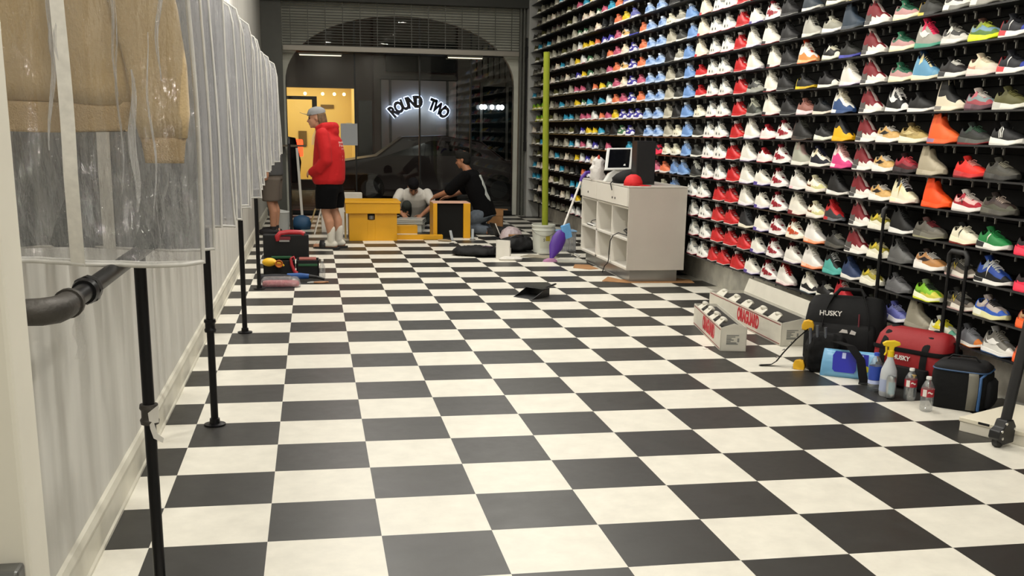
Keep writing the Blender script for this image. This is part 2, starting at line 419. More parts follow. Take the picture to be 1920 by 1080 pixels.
# the shop's own ceiling lamps: two tracks of round downlights
for y in (-8.2, -6.2, -4.2, -2.2, -.4, 1.4, 3.2, 5.0, 6.8, 8.6, 10.6):
    for x in (1.15, 3.0):
        k = 1.0 if y < 3 else (1.25 if y < 9 else .5)
        lamp('AREA', (x, y, 4.15), 30 * k, (1, .955, .87), .26, name='downlight')
for y in (-1.6, .2, 2.0, 3.8, 5.6):      # track spots washing the shoe wall
    lamp('AREA', (1.3, y, 4.1), 40, (1, .965, .9), .2, (0, R(52), 0), name='track_spot', spread=80)
wd = bpy.data.worlds.new('night'); scene.world = wd; wd.use_nodes = True
wd.node_tree.nodes['Background'].inputs[0].default_value = (.35, .42, .6, 1)
wd.node_tree.nodes['Background'].inputs[1].default_value = .006
# ------------------------------------------------------------------ sneakers
def interp(tab, s):
    for (a, b), (c, d) in zip(tab, tab[1:]):
        if s <= c:
            t = (s - a) / (c - a) if c > a else 0
            t = t * t * (3 - 2 * t) * .5 + t * .5
            return b + (d - b) * t
    return tab[-1][1]
#         L     heel  dip   front vamp  toe   soleH soleF width flare sc
KINDS = {
 'low':  (.285, .090, .066, .106, .080, .052, .027, .021, 1.0, 1.06, .40),
 'mid':  (.290, .122, .092, .138, .090, .056, .032, .023, 1.04, 1.08, .38),
 'high': (.295, .152, .124, .164, .094, .056, .036, .023, 1.04, 1.10, .37),
 'run':  (.290, .096, .070, .110, .082, .056, .044, .028, 1.02, 1.16, .41),
 'boot': (.290, .178, .170, .182, .096, .060, .034, .027, 1.04, 1.12, .40),
}
NW = 16          # strips across the upper
class Last:
    def __init__(self, kind, lod=0):
        (self.L, self.hh, self.dip, self.hf, self.hv, self.ht, self.sh, self.sf, self.ws, self.fl, self.sc) = KINDS[kind]
        self.kind = kind; sc = self.sc
        if lod == 0: self.S = [0, .015, .05, .10, .17, .25, .33, sc - .015, sc + .015, .47, .53, .59, .65, .71, .78, .85, .90, .94, .97, .99, 1.0]
        else: self.S = [0, .03, .12, .28, sc - .01, sc + .02, .55, .68, .82, .92, 1.0]
    def w(self, s): return self.ws * interp([(0, .013), (.015, .021), (.06, .030), (.14, .0345), (.35, .033), (.55, .0385), (.74, .0435), (.85, .040), (.93, .030), (.98, .017), (1, .009)], s)
    def zt(self, s): return interp([(0, self.sh + .006), (.1, self.sh), (.4, (self.sh + self.sf) / 2), (.7, self.sf), (.9, self.sf + .003), (1, self.sf + .012)], s)
    def zb(self, s): return interp([(0, .006), (.06, 0), (.75, 0), (1, .014)], s)
    def open(self, s): return s < self.sc
    def h(self, s):
        if self.open(s): return interp([(0, self.hh), (.06, self.hh - .001), (.2, self.dip), (self.sc, self.hf)], s)
        if self.kind == 'boot': return interp([(self.sc, .168), (.46, .130), (.54, .106), (.66, .090), (.80, .074), (.9, self.ht), (.96, self.ht * .82), (1, self.sf + .018)], s)
        return interp([(self.sc, self.hf - .012), (.55, (self.hf + self.hv) / 2 - .012), (.66, self.hv - .008), (.8, self.ht + .012), (.9, self.ht), (.96, self.ht * .82), (1, self.sf + .018)], s)
    def wall(self, s, t):
        """point on the left wall of the upper, t = 0 sole .. 1 rim"""
        w = self.w(s); zt = self.zt(s) - .003; h = self.h(s)
        lean = .12 + .30 * max(0, min(1, (h - .06) / .12)) if self.open(s) else 0
        if self.open(s):
            y = w * (1 + .06 * math.sin(PI * t)) * (1 - lean * t ** 1.4); z = zt + (h - zt) * t
        else:
            a = t * R(62); y = w * math.cos(a) ** .75; z = zt + (h - zt) * math.sin(a) ** .80
        # heel leans back a little low down, toe rounds under
        x = s * self.L
        if s < .1: x += (.1 - s) / .1 * (.010 * t * (1 - t) * -1 + .012 * t ** 2)
        if s < .36 and z > .05: x += min(.03, (z - .05) * (.30 if self.kind != 'boot' else .16)) * (1 - s / .36) ** .8
        if s > .9: x -= (s - .9) / .1 * .02 * max(0, (z - zt) / .05) ** 1.5
        return Vector((x - self.L / 2, y, z))
    def ring(self, s):
        n = NW // 2; L = [self.wall(s, i / 5) for i in range(6)]
        p = L[5]; zt = self.zt(s); h = self.h(s)
        if self.open(s):
            mid = [Vector((p.x, p.y - .007, h - .003)), Vector((p.x, max(.002, p.y - .011), zt + .022))]; c = Vector((p.x, 0, zt + .02))
        else:
            mid = []
            for a in (R(70), R(80)):
                mid.append(Vector((p.x, self.w(s) * math.cos(a) ** .75, zt - .003 + (h - zt + .003) * math.sin(a) ** .8)))
            c = Vector((p.x, 0, h))
        half = L + mid
        return half + [c] + [Vector((q.x, -q.y, q.z)) for q in reversed(half)]

def upper_mb(K, style):
    m = MB(); S = K.S; rings = [K.ring(s) for s in S]; n = NW + 1
    for r in rings: m.v += [tuple(p) for p in r]
    for j in range(len(S) - 1):
        s = (S[j] + S[j + 1]) / 2; op = S[j + 1] < K.sc
        for i in range(NW):
            k = min(i, NW - 1 - i); a = j * n + i
            z = 0
            if S[j] < K.sc and k >= 6: z = 5
            elif S[j] < K.sc and k == 5: z = 2 if style != 'plain' else 5
            elif not op and K.sc < s < .69 and k >= 7: z = 4
            elif not op and K.sc < s < .69 and k >= 5: z = 3
            elif s > (.84 if style != 'wave' else .80) and k <= 6: z = 1
            elif s < .11 and style != 'wave': z = 2
            elif style == 'mud' and k <= 1: z = 1
            elif style == 'wave' and k <= (1 if s < .34 else 0 if s < .62 else 1): z = 1 if s > .36 else 2
            elif style == 'half' and k <= 2: z = 1
            elif K.sc - .12 < s < K.sc + .02 and k >= (3 if style != 'wave' else 5): z = 3
            m.f.append((a, a + 1, a + n + 1, a + n)); m.mi.append(z)
    for e, z in ((0, 2), (len(S) - 1, 1)):
        for i in range(NW // 2):
            a = e * n + i; b = e * n + NW - i
            f = (a, a + 1, b - 1, b) if b - 1 != a + 1 else (a, a + 1, b)
            m.f.append(f); m.mi.append(z)
    return m
def sole_mb(K):
    m = MB(); S = K.S; fl = K.fl; rings = []
    for s in S:
        w = K.w(s) + .0035; x = s * K.L - K.L / 2
        if s < .02: x -= .004
        if s > .98: x += .004
        b, t = K.zb(s), K.zt(s); e = 1 + (fl - 1) * (1.2 if s < .4 else .6)
        half = [(0, b), (w * .85, b), (w * e, b + .003), (w * e * 1.01, b + (t - b) * .34), (w * e * .985, b + (t - b) * .42), (w * (1 + (e - 1) * .5), b + (t - b) * .75), (w * .985, t), (w * .7, t + .001)]
        rings.append([Vector((x, y, z)) for y, z in half] + [Vector((x, -y, z)) for y, z in reversed(half[1:])])
    n = len(rings[0]); base = 0
    for r in rings: m.v += [tuple(p) for p in r]
    for j in range(len(S) - 1):
        s = (S[j] + S[j + 1]) / 2
        for i in range(n):
            k = min(i, n - 1 - i); a = j * n + i; b = j * n + (i + 1) % n
            m.f.append((a, b, b + n, a + n)); m.mi.append(1 if k <= 2 else (2 if (s < .34 and k <= 5) else 0))
    m.f.append(tuple(range(n - 1, -1, -1))); m.mi.append(2)
    q = (len(S) - 1) * n; m.f.append(tuple(range(q, q + n))); m.mi.append(0)
    return m
def tongue_mb(K):
    m = MB(); x0 = (K.sc + .03) * K.L - K.L / 2; top = K.hf + (.022 if K.kind != 'boot' else .004)
    rings = []
    for t in (0, .35, .7, 1):
        x = x0 - t * .030; z = K.h(K.sc + .04) - .004 + (top - K.h(K.sc + .04)) * t; w = .022 + .004 * t
        r = []
        for sgn, off in ((1, 0), (-1, -.008)):
            for q in (-1, -.5, 0, .5, 1)[::sgn]:
                r.append((x + off * 1.0 - abs(q) ** 2 * .010, q * w, z - abs(q) ** 3 * .006))
        rings.append(r)
    m.loft(rings); return m
def laces_mb(K):
    m = MB()
    for s in (K.sc + .035, K.sc + .085, K.sc + .135, K.sc + .185, K.sc + .235):
        w = K.w(s); zt = K.zt(s); h = K.h(s); pts = []
        for a in (58, 72, 82, 90, 98, 108, 122):
            c = math.cos(R(a)); y = math.copysign(w * abs(c) ** .75, c)
            pts.append((s * K.L - K.L / 2 + .004 * (1 if c > 0 else -1) * abs(c), y, zt - .003 + (h - zt + .003) * math.sin(R(a)) ** .8 + .0022))
        m.tube(pts, .0042, n=5)
    s = K.sc + .03; z = K.h(s); x = s * K.L - K.L / 2
    for g in (1, -1): m.tube([(x, 0, z + .003), (x + .008, g * .012, z + .010), (x + .018, g * .024, z + .004), (x + .022, g * .016, z - .006), (x + .006, 0, z)], .0022, n=4)
    return m
def emblem_mbs(K, kind):
    """marks lying on the side walls, each ribbon a mesh of its own"""
    out = []
    def strip(c, w, n=12):
        for g in (1, -1):
            vs = []; m = MB()
            for k in range(n + 1):
                u = k / n; s, t = c(u); d = w(u)
                for q in (-1, 1):
                    p = K.wall(s + (0 if kind != 'bars' else q * .012), max(0, min(1, t + q * d)))
                    vs.append((p.x, g * (p.y + .002), p.z + .0008))
            out.append(m.add(vs, [(2 * k, 2 * k + 1, 2 * k + 3, 2 * k + 2) for k in range(n)]))
    if kind == 'swoosh':
        strip(lambda u: (.13 + .47 * u, .80 - 1.25 * u + 1.02 * u * u if u < .8 else .453 + (u - .8) * 1.3), lambda u: .015 + .16 * max(0, math.sin(PI * min(1, u ** 1.25))) ** 1.1)
    elif kind == 'bars':
        for b in range(3): strip(lambda u, b=b: (.36 + b * .055 - .10 * u * .5, .12 + .80 * u), lambda u: .02, 6)
    elif kind == 'N':
        strip(lambda u: ((.30 + .09 * u, .2 + 1.65 * u) if u < .334 else ((.33 + (u - .333) * .21, .75 - (u - .333) * 1.65) if u < .667 else (.40 + (u - .667) * .09, .2 + (u - .667) * 1.65))), lambda u: .075, 12)
    elif kind == 'panels':
        strip(lambda u: (.15 + .17 * u, .60 - .06 * u), lambda u: .24, 5)
        strip(lambda u: (.28 + .34 * u, .24 + .10 * u), lambda u: .19, 7)
        strip(lambda u: (.64 + .20 * u, .44 + .2 * u), lambda u: .22, 6)
    elif kind == 'holes':
        for s0 in (.28, .58): strip(lambda u, s0=s0: (s0 + .06 * u, .18), lambda u: .11, 3)
    elif kind == 'strap':
        strip(lambda u: (.40 + .06 * u, .25 + .7 * u), lambda u: .22, 6)
    return out

# look: kind, style, base, overlay, heel, eyestay, tongue, lining, midsole, outsole, heel of sole, laces, (emblem, colour), words
W, K_, G_, R_ = '#DEDACF', '#141416', '#6d6d6b', '#B3191C'
LOOK = {
 'MA': ('high', 'wave', '#72101A', '#E4DFD6', '#5b5855', '#72101A', '#D2C2BC', '#d8d0cc', '#E8E4DC', '#E8E4DC', '#4a4846', '#c9bdb9', None, 'maroon high-top with grey-and-white sole'),
 'WR': ('mid', 'plain', '#E4DFDA', '#E4DFDA', '#E4DFDA', '#E4DFDA', '#7d1222', '#7d1222', '#DDD8D6', '#2a2a2e', '#E0DBDA', '#E4DFDA', ('panels', '#8F1526'), 'white mid-top with maroon side panels'),
 'WRO': ('mid', 'plain', '#EAE4D4', '#EAE4D4', '#EAE4D4', '#EAE4D4', '#6b2418', '#7a2c1a', '#E2DAC4', '#6a5a48', '#E0D8C4', '#EAE4D4', ('panels', '#B8481F'), 'cream mid-top with orange side panels'),
 'WP': ('mid', 'plain', W, W, W, W, '#1d1b22', '#17161c', '#D8D4DA', '#6A5A9A', '#4a3a86', W, None, 'white mid-top with black lining, purple sole'),
 'WH': ('high', 'plain', '#DDDAD0', '#E2DFD6', '#DDDAD0', '#D3D0C6', '#D3D0C6', '#8d8a84', '#DDD8DC', '#A99BB4', '#DCD9D2', W, None, 'plain white high-top'),
 'WB': ('high', 'mud', '#DBD8CC', '#DBD8CC', '#DBD8CC', '#D6D3C6', '#CFCCC0', '#77736c', '#D8D2CE', '#8b2a2e', '#1c1c1e', W, None, 'white high-top with black and red sole'),
 'WO': ('high', 'plain', '#E4E0DA', '#E4E0DA', '#E4E0DA', '#DCD8D2', '#DCD8D2', '#b3aaa4', '#E8A27E', '#E8703A', '#EBC0A6', W, None, 'white high-top over an orange-tinted sole'),
 'OW': ('high', 'mud', '#E6E2D8', '#E98B4A', '#E6E2D8', '#DCD6CC', '#C4421E', '#98341c', '#EAB27A', '#C9522A', '#E7B68A', W, None, 'white high-top with orange mudguard'),
 'WG': ('mid', 'plain', '#D9D8D2', '#E0DFDA', '#C4C6C2', '#8f9694', '#8d8f8d', '#2c2e30', '#DCD8D6', '#C24A56', '#DCD8D2', W, ('holes', '#1a1c1e'), 'white-and-grey mid-top with red outsole'),
 'WGB': ('high', 'mud', '#DAD5C8', '#DDD8CE', '#CFC9BC', '#cfc9bc', '#b9b2a4', '#3a3532', '#DAD4C8', '#742024', '#701c20', W, None, 'big off-white high-top with dark red sole'),
 'WGY': ('mid', 'plain', '#DEDAD4', '#DEDAD4', '#CFCBC4', '#c9c5be', '#DEDAD4', '#26262a', '#DEDAD4', '#2a2a2e', '#e2b9bd', W, None, 'white mid-top with black-flecked sole'),
 'WPR': ('low', 'plain', '#E1D9D4', '#E1D9D4', '#D99aa0', '#E1D9D4', '#A01C26', '#8c1a22', '#E1D9D4', '#C7343e', '#E1D9D4', '#A01C26', None, 'white low-top with red laces'),
 'WPT': ('high', 'plain', '#E3DED6', '#E3DED6', '#E3DED6', '#E3DED6', '#A9161C', '#A9161C', '#E0D2CE', '#c7949a', '#E3DED6', '#A9161C', None, 'tall white shoe with red laces'),
 'WTE': ('mid', 'plain', '#DEDAD2', '#DEDAD2', '#DEDAD2', '#DEDAD2', '#5a1b1e', '#3f1618', '#DEDAD2', '#8f7b9a', '#DEDAD2', W, None, 'white mid-top with dark red lining'),
 'WBK': ('mid', 'mud', '#E0DCD0', '#202024', '#E0DCD0', '#D9D4C6', '#CFC8B4', '#2a2622', '#E4E0D8', '#7a8a92', '#E4E0D8', W, None, 'white mid-top with black mudguard'),
 'WNV': ('mid', 'half', '#E2D8C8', '#1B1C30', '#E2D8C8', '#CFC4A4', '#2a2a44', '#8b8265', '#E2DDD2', '#D8D2C8', '#E2DDD2', '#2a2a44', None, 'white mid-top with navy lower band'),
 'WPK': ('high', 'half', '#E6DAD6', '#D2407E', '#E8E2DE', '#D9A8A4', '#C98f8c', '#a86c70', '#D2407E', '#B93070', '#E8DDDA', '#D2a09c', None, 'white high-top with pink lower half'),
 'WBL': ('high', 'half', '#E2E0D6', '#2E4A78', '#E8E6E0', '#CFC8B2', '#D9D2C0', '#8d8672', '#2E4A78', '#24324e', '#E8E6E0', '#CFC8B2', None, 'white high-top with steel-blue lower half'),
 'WK': ('run', 'plain', '#1d1c1c', '#E0DCC8', '#1d1c1c', '#D9D4C0', '#1d1c1c', '#101010', '#E2DEC8', '#8a8a78', '#E2DEC8', '#E2DEC8', None, 'black runner with cream sole and laces'),
 'CR': ('high', 'plain', '#DED6C4', '#DED6C4', '#DED6C4', '#D2C9B6', '#D2C9B6', '#9a8f7c', '#D8CFC0', '#9C4A44', '#C22632', '#DED6C4', None, 'cream high-top with red heel'),
 'CG': ('low', 'plain', '#D9D4BE', '#DBD8CC', '#8d8d78', '#b9b69e', '#d2cfb8', '#3c3c36', '#D9D6CC', '#45443f', '#D9D6CC', '#D9D4BE', ('holes', '#23231f'), 'cream low-top with grey heel'),
 'CRM': ('run', 'wave', '#DCD0B6', '#D6CDBE', '#C99A86', '#D2C5A8', '#CFC2A6', '#6d6250', '#DDD3C4', '#CDB9B6', '#D9CFC4', '#E2D8C0', None, 'chunky cream runner'),
 'CRM2': ('run', 'wave', '#E2DCCB', '#C9C48C', '#7a4a28', '#D9D2B4', '#D2CBA8', '#5f5638', '#E0D8CE', '#B9AFA6', '#E0D8CE', '#E8E4D4', None, 'cream runner with brown heel, yellowish toe'),
 'CRN': ('run', 'wave', '#E0DAC2', '#E6E0CC', '#E0DAC2', '#E6E0CC', '#1c1c1a', '#16120f', '#E2DCC0', '#7a2a22', '#E2DCC0', '#E6E0CC', ('strap', '#1b1a19'), 'cream runner with black side patch'),
 'RD': ('mid', 'plain', '#B4181C', '#C21E1E', '#A01418', '#A01418', '#B9B3B0', '#5e0c10', '#B4181C', '#E2D8D2', '#B4181C', '#A01418', None, 'bright red mid-top with white outsole'),
 'RW': ('low', 'plain', '#B81C1E', '#B81C1E', '#B81C1E', '#A41619', '#A41619', '#4a0a0c', '#DED8D0', '#C9C2BA', '#DED8D0', '#A41619', None, 'red low-top with thick white sole'),
 'RB': ('mid', 'half', '#B2161A', '#3d3f42', '#A91418', '#A41216', '#A41216', '#3a080a', '#6c6e72', '#3a3b3e', '#B2161A', '#B2161A', None, 'red mid-top with grey lower band'),
 'RD2': ('high', 'plain', '#B01A26', '#B01A26', '#8c1620', '#B01A26', '#B01A26', '#4f0d12', '#E0DAD4', '#E0DAD4', '#E0DAD4', '#d8cfc9', None, 'crimson high-top over white sole'),
 'RN': ('run', 'plain', '#E02A1E', '#E8321F', '#D8261C', '#E02A1E', '#C21F18', '#571010', '#C01A1C', '#6a1214', '#a9282c', '#D98f86', None, 'bright red knit runner with bubbled sole'),
 'RDB': ('run', 'mud', '#2a1216', '#E02A4A', '#2a1216', '#3a1a1e', '#1c1012', '#110a0b', '#E8324E', '#E8324E', '#E8324E', '#E8324E', None, 'black runner with hot pink-red sole'),
 'DR': ('run', 'mud', '#8A1626', '#5a0f18', '#4a1016', '#a01c2e', '#3a0e12', '#1c0a0c', '#2a1214', '#1a0c0e', '#301216', '#D9525a', None, 'dark red patterned runner with black sole'),
 'LB': ('low', 'plain', '#86A2CC', '#9AB2D6', '#7895C4', '#7C98C6', '#C9D4E2', '#2a3a58', '#B9CBE4', '#8fa9d2', '#C2D0E6', '#B4C8E2', ('swoosh', '#4F76B4'), 'sky-blue low-top with pale sole'),
 'BL': ('mid', 'plain', '#6488BC', '#7096C6', '#587cae', '#5c80b2', '#C2CCD8', '#1d2c48', '#8aa8d2', '#2a3248', '#9cb4d8', '#9fb9de', None, 'light blue mid-top with dark outsole'),
 'BLP': ('run', 'plain', '#5A5E9E', '#6a70a8', '#3c3f86', '#6a70a8', '#4a4e8e', '#1c1d3a', '#E0DEE0', '#c9c7d2', '#5A5E9E', '#8f93c0', None, 'blue-purple knit runner with white sole'),
 'BLM': ('run', 'mud', '#A59A94', '#2C56B2', '#2456B4', '#B9AFA6', '#9c918c', '#3a3a44', '#D9D6A0', '#D9D2A8', '#E0E0D0', '#3a3a3e', ('strap', '#4A4478'), 'taupe runner with royal blue heel'),
 'BT': ('high', 'plain', '#5E93B4', '#6ea0bc', '#7fa9bf', '#D9CFA0', '#1d3a5c', '#1c3f78', '#E0D9BE', '#D9CFAE', '#E0D9BE', '#2a2a28', None, 'teal-blue high-top with cream sole and laces'),
 'BU': ('low', 'plain', '#2a2c26', '#2a2c26', '#2a2c26', '#24261f', '#20221c', '#0e0f10', '#3A3E96', '#2c3080', '#4246A8', '#2a2c26', None, 'dark low-top on a violet-blue sole'),
 'ND': ('boot', 'plain', '#2E3E4E', '#354656', '#2A3846', '#2E3E4E', '#243240', '#10161c', '#2E3E4E', '#4a4a42', '#2A3846', '#2E3E4E', None, 'slate navy tall shoe'),
 'NG': ('mid', 'mud', '#36424C', '#36424C', '#3c4852', '#36424C', '#2a343c', '#12161a', '#D2D0C6', '#8a8a82', '#DAD8D0', '#5a646a', None, 'slate mid-top with white sole'),
 'NVY': ('mid', 'plain', '#27385C', '#27385C', '#22324f', '#2b3e66', '#27385C', '#101826', '#E0DCD4', '#D2CEC8', '#E0DCD4', '#27385C', None, 'navy mid-top with white sole'),
 'NMD': ('mid', 'mud', '#1F3F8C', '#15171e', '#111217', '#8f9aa4', '#1F3F8C', '#0e1220', '#E8E6E0', '#E8E6E0', '#15171e', '#E6E6E6', ('strap', '#DAD6C8'), 'blue knit trainer with white sole block'),
 'LG': ('high', 'plain', '#A6A49A', '#A6A49A', '#B2B0A6', '#8f8d84', '#1b1b1b', '#131313', '#C9C8BE', '#8c8b82', '#D2D1C8', '#8f8d84', None, 'light grey mid-top with black collar'),
 'GW': ('run', 'plain', '#8D8B7E', '#8D8B7E', '#8D8B7E', '#A6A496', '#A6A496', '#3c3b36', '#D9D5D4', '#8c8a88', '#DAD7D2', '#CFCBBA', None, 'grey-green runner with white sole'),
 'GB': ('run', 'wave', '#4A4B48', '#8f9086', '#2b2c2b', '#3a3b38', '#55564f', '#131313', '#8f9088', '#5f605a', '#9c9d94', '#C4C5BC', None, 'grey-and-black runner with grey sole'),
 'GBW': ('mid', 'plain', '#3E423A', '#5e6258', '#4a5046', '#8a8c7c', '#b9b9a8', '#151614', '#9a9a94', '#77776f', '#8f9088', '#B9BAAA', None, 'camo-toned mid-top with grey sole'),
 'DGW': ('low', 'plain', '#43443F', '#4a4b46', '#4a4b46', '#3a3b37', '#5a5b55', '#161615', '#D6D5CC', '#55554f', '#E0DFD8', '#4a4b46', None, 'charcoal low-top with white sole'),
 'DGW2': ('run', 'plain', '#3d3c38', '#45443f', '#3d3c38', '#35342f', '#3d3c38', '#161513', '#55524a', '#2a2926', '#4a4842', '#8f8d82', None, 'dark grey runner with grey sole'),
 'DG': ('low', 'plain', '#3C3D38', '#3C3D38', '#B89A2E', '#34352f', '#34352f', '#131311', '#2f302c', '#26271f', '#D9C04A', '#45463f', None, 'dark grey low-top with yellow heel'),
 'DGY': ('run', 'mud', '#4C4A42', '#55524a', '#5a574c', '#3f3d36', '#4C4A42', '#191815', '#3a3833', '#2c2a26', '#45433c', '#8b8778', None, 'dark olive-grey strapped runner'),
 'GRC': ('run', 'wave', '#5C5850', '#6a665c', '#55524a', '#4d4a43', '#5a3a38', '#24221f', '#6d6a5e', '#9a9678', '#57544b', '#7a2a30', None, 'grey-brown trail runner with red laces'),
 'GRY': ('mid', 'plain', '#5F5F5E', '#656564', '#5a5a59', '#555554', '#4a4a4a', '#242424', '#5a5a59', '#4a4a49', '#5F5F5E', '#4a4a4a', None, 'all-grey suede mid-top'),
 'GRY2': ('low', 'plain', '#626264', '#6a6a6c', '#5c5c5e', '#58585a', '#4c4c4e', '#262628', '#5c5c5e', '#4c4c4e', '#626264', '#6e6e70', None, 'all-grey knit low-top'),
 'GNK': ('mid', 'mud', '#6F6C66', '#E0DED8', '#77746c', '#66635c', '#8f8f92', '#24323e', '#E2E0DC', '#3f5c86', '#E2E0DC', '#8a8880', ('swoosh', '#E8E6E2'), 'grey mid-top with white swoosh, blue outsole'),
 'GBG': ('boot', 'plain', '#8F8A7A', '#9a9584', '#86816f', '#7f7a6a', '#86816f', '#3a372f', '#8f8a7c', '#7a7668', '#8F8A7A', '#a9a490', None, 'grey-beige tall shoe'),
 'GSK': ('boot', 'plain', '#9B9C8E', '#9B9C8E', '#a9a69a', '#a08f86', '#ab8b86', '#5f4f4a', '#DAD6CC', '#CFCBC0', '#DAD6CC', '#b39a92', None, 'grey-green woven boot fading to pinkish cuff'),
 'OGR': ('low', 'plain', '#6a6b70', '#C9702A', '#5a5b5f', '#6f7076', '#55565a', '#242528', '#E0DCD4', '#C9702A', '#E0DCD4', '#8c8e94', None, 'grey low-top with orange toe'),
 'BK': ('mid', 'plain', '#1A1A1B', '#202021', '#1c1c1d', '#171718', '#222223', '#0b0b0b', '#2c2c2c', '#9a9a96', '#222222', '#3a3a3a', None, 'black mid-top'),
 'BRN': ('high', 'plain', '#262522', '#33312c', '#5a3c30', '#2b2a26', '#35362f', '#0e0e0d', '#33332f', '#6b5c50', '#4a3a32', '#4a4a42', None, 'black high-top with brown heel'),
 'BW': ('low', 'plain', '#1a191a', '#D6D4C6', '#1a191a', '#1a191a', '#1a191a', '#0c0c0c', '#DEDCCE', '#b9b8ac', '#DEDCCE', '#E0DED2', None, 'black low-top with cream sole'),
 'BW2': ('low', 'plain', '#1d181a', '#E0DDD0', '#1d181a', '#1d181a', '#1d181a', '#0c0c0c', '#E4E1D6', '#D2CFC4', '#E4E1D6', '#1d181a', None, 'black low-top with white toe'),
 'BW3': ('run', 'plain', '#1f1f1c', '#2c2c28', '#1f1f1c', '#272723', '#1f1f1c', '#0c0c0c', '#D9D9C8', '#9c9c8c', '#E0E0D2', '#33332e', None, 'black runner with wavy white sole'),
 'BW4': ('high', 'plain', '#171717', '#2d2b29', '#171717', '#1c1c1b', '#171717', '#0a0a0a', '#D9D5CE', '#b2aea6', '#E4E0DA', '#171717', None, 'black high-top with thin white sole'),
 'BWC': ('high', 'plain', '#1a1a1a', '#1f1f1f', '#1a1a1a', '#1a1a1a', '#1a1a1a', '#0a0a0a', '#E4E2DC', '#E4E2DC', '#E4E2DC', '#1a1a1a', None, 'black high-top on white bubble sole'),
 'BWH': ('run', 'mud', '#45443f', '#C9C6BE', '#8f8c84', '#D2CFC6', '#55534c', '#191917', '#DAD7D0', '#8a8880', '#D2CFC8', '#8f8d84', ('strap', '#DCD9D2'), 'grey runner with white loop overlays'),
 'BWS': ('high', 'plain', '#161617', '#E2E0DC', '#161617', '#E2E0DC', '#161617', '#0b0b0b', '#E4E2DC', '#2a2a2a', '#E4E2DC', '#E8E6E2', ('swoosh', '#E8E6E2'), 'black-and-white swoosh mid-top'),
 'BYG': ('run', 'plain', '#241c1c', '#2a2222', '#2a2a1e', '#1f1a1a', '#1b1717', '#0c0b0b', '#E0DED4', '#c9c7bd', '#191919', '#E6E4DC', None, 'black-brown knit runner with white sole'),
 'BKV': ('low', 'plain', '#1E1F1E', '#1E1F1E', '#1E1F1E', '#1a1b1a', '#1a1b1a', '#0c0c0c', '#E6E2DC', '#E6E2DC', '#E6E2DC', '#1E1F1E', None, 'black low-top on long white sole'),
 'BKW': ('low', 'plain', '#18191c', '#22242a', '#18191c', '#1c1e22', '#18191c', '#0b0c0d', '#DED4C4', '#cfc5b5', '#DED4C4', '#2a3038', None, 'black strappy low-top with cream sole'),
 'BKS': ('mid', 'plain', '#2a2b28', '#333430', '#3a3b36', '#2a2b28', '#D2D2C8', '#101010', '#4a4a44', '#D2D2C8', '#55554f', '#DADAD0', None, 'black mid-top with white laces'),
 'BCR': ('boot', 'mud', '#1c1c1b', '#DCD2BA', '#DCD2BA', '#1c1c1b', '#171716', '#0b0b0b', '#E2D8C2', '#C9BEA6', '#77706a', '#1c1c1b', None, 'black sock-fit shoe with cream sole cage'),
 'BGR': ('run', 'mud', '#2B2C29', '#3a3c36', '#1e2020', '#2c4a38', '#26302a', '#0d0e0d', '#55564f', '#7a1c22', '#4a4b45', '#3a5c46', None, 'black-green runner with red outsole'),
 'A3': ('run', 'plain', '#1b1b1c', '#2a2a2b', '#3c3c3c', '#1b1b1c', '#1b1b1c', '#0b0b0b', '#E4E2DA', '#D2D0C8', '#E4E2DA', '#1b1b1c', ('bars', '#F0EEE6'), 'black knit runner with three white stripes'),
 'AD1': ('run', 'mud', '#4b4a46', '#E0DDD4', '#DAD7CE', '#3a3936', '#2a2926', '#111110', '#77766e', '#5a5952', '#E4E2DA', '#C9C6BC', None, 'grey runner with white heel loop'),
 'AD2': ('run', 'plain', '#D2CCC0', '#C2BCAF', '#D9E04A', '#D2CCC0', '#CFC9BC', '#4a4742', '#8c8a80', '#6c6a62', '#DAD6CC', '#D2CCC0', ('bars', '#A03028'), 'pale runner with red side stripes'),
 'GM': ('run', 'half', '#1F5A40', '#B78B8A', '#B78B8A', '#2a6a4c', '#2a6a4c', '#12291f', '#E4E0C0', '#D9D4B2', '#E4E0C0', '#245c44', None, 'green runner with pink-maroon lower panels'),
 'GT': ('high', 'plain', '#9A978E', '#9A978E', '#8c8980', '#E0305A', '#E0305A', '#4a3c3e', '#3D8C74', '#357a66', '#3D8C74', '#F03A64', ('swoosh', '#E4E2DA'), 'grey high-top with neon pink straps'),
 'YB': ('run', 'mud', '#6E8FA2', '#5a7a3a', '#8c8a58', '#7a8a3c', '#5a3c30', '#2a2c26', '#D6E610', '#C9DA08', '#DCEA1A', '#B9C84a', None, 'multicolour runner on neon-yellow sole'),
 'TR': ('run', 'plain', '#191c28', '#2A3C9A', '#B01C24', '#191c28', '#191c28', '#0b0c10', '#E4E0DA', '#E4E0DA', '#C02228', '#191c28', ('strap', '#E0DED8'), 'dark runner with red and blue sole plugs'),
 'YS': ('high', 'half', '#1a1b20', '#E8AE14', '#1a1b20', '#1a1b20', '#1a1b20', '#0a0b0e', '#E8AE14', '#D89E0C', '#E8AE14', '#1a1b20', None, 'black shoe on deep yellow shell sole'),
 'YK': ('low', 'plain', '#1c1b1a', '#1c1b1a', '#C9B21C', '#1c1b1a', '#1c1b1a', '#0b0b0a', '#C9A81C', '#9a7c14', '#D9C21E', '#1c1b1a', None, 'black low-top with yellow flame sole'),
 'YG': ('run', 'mud', '#8f8420', '#E2DEC8', '#55531f', '#C9B22A', '#26261c', '#1a1a12', '#E4E0D0', '#E4E0D0', '#E4E0D0', '#D9D2A8', None, 'yellow camo runner with white sole'),
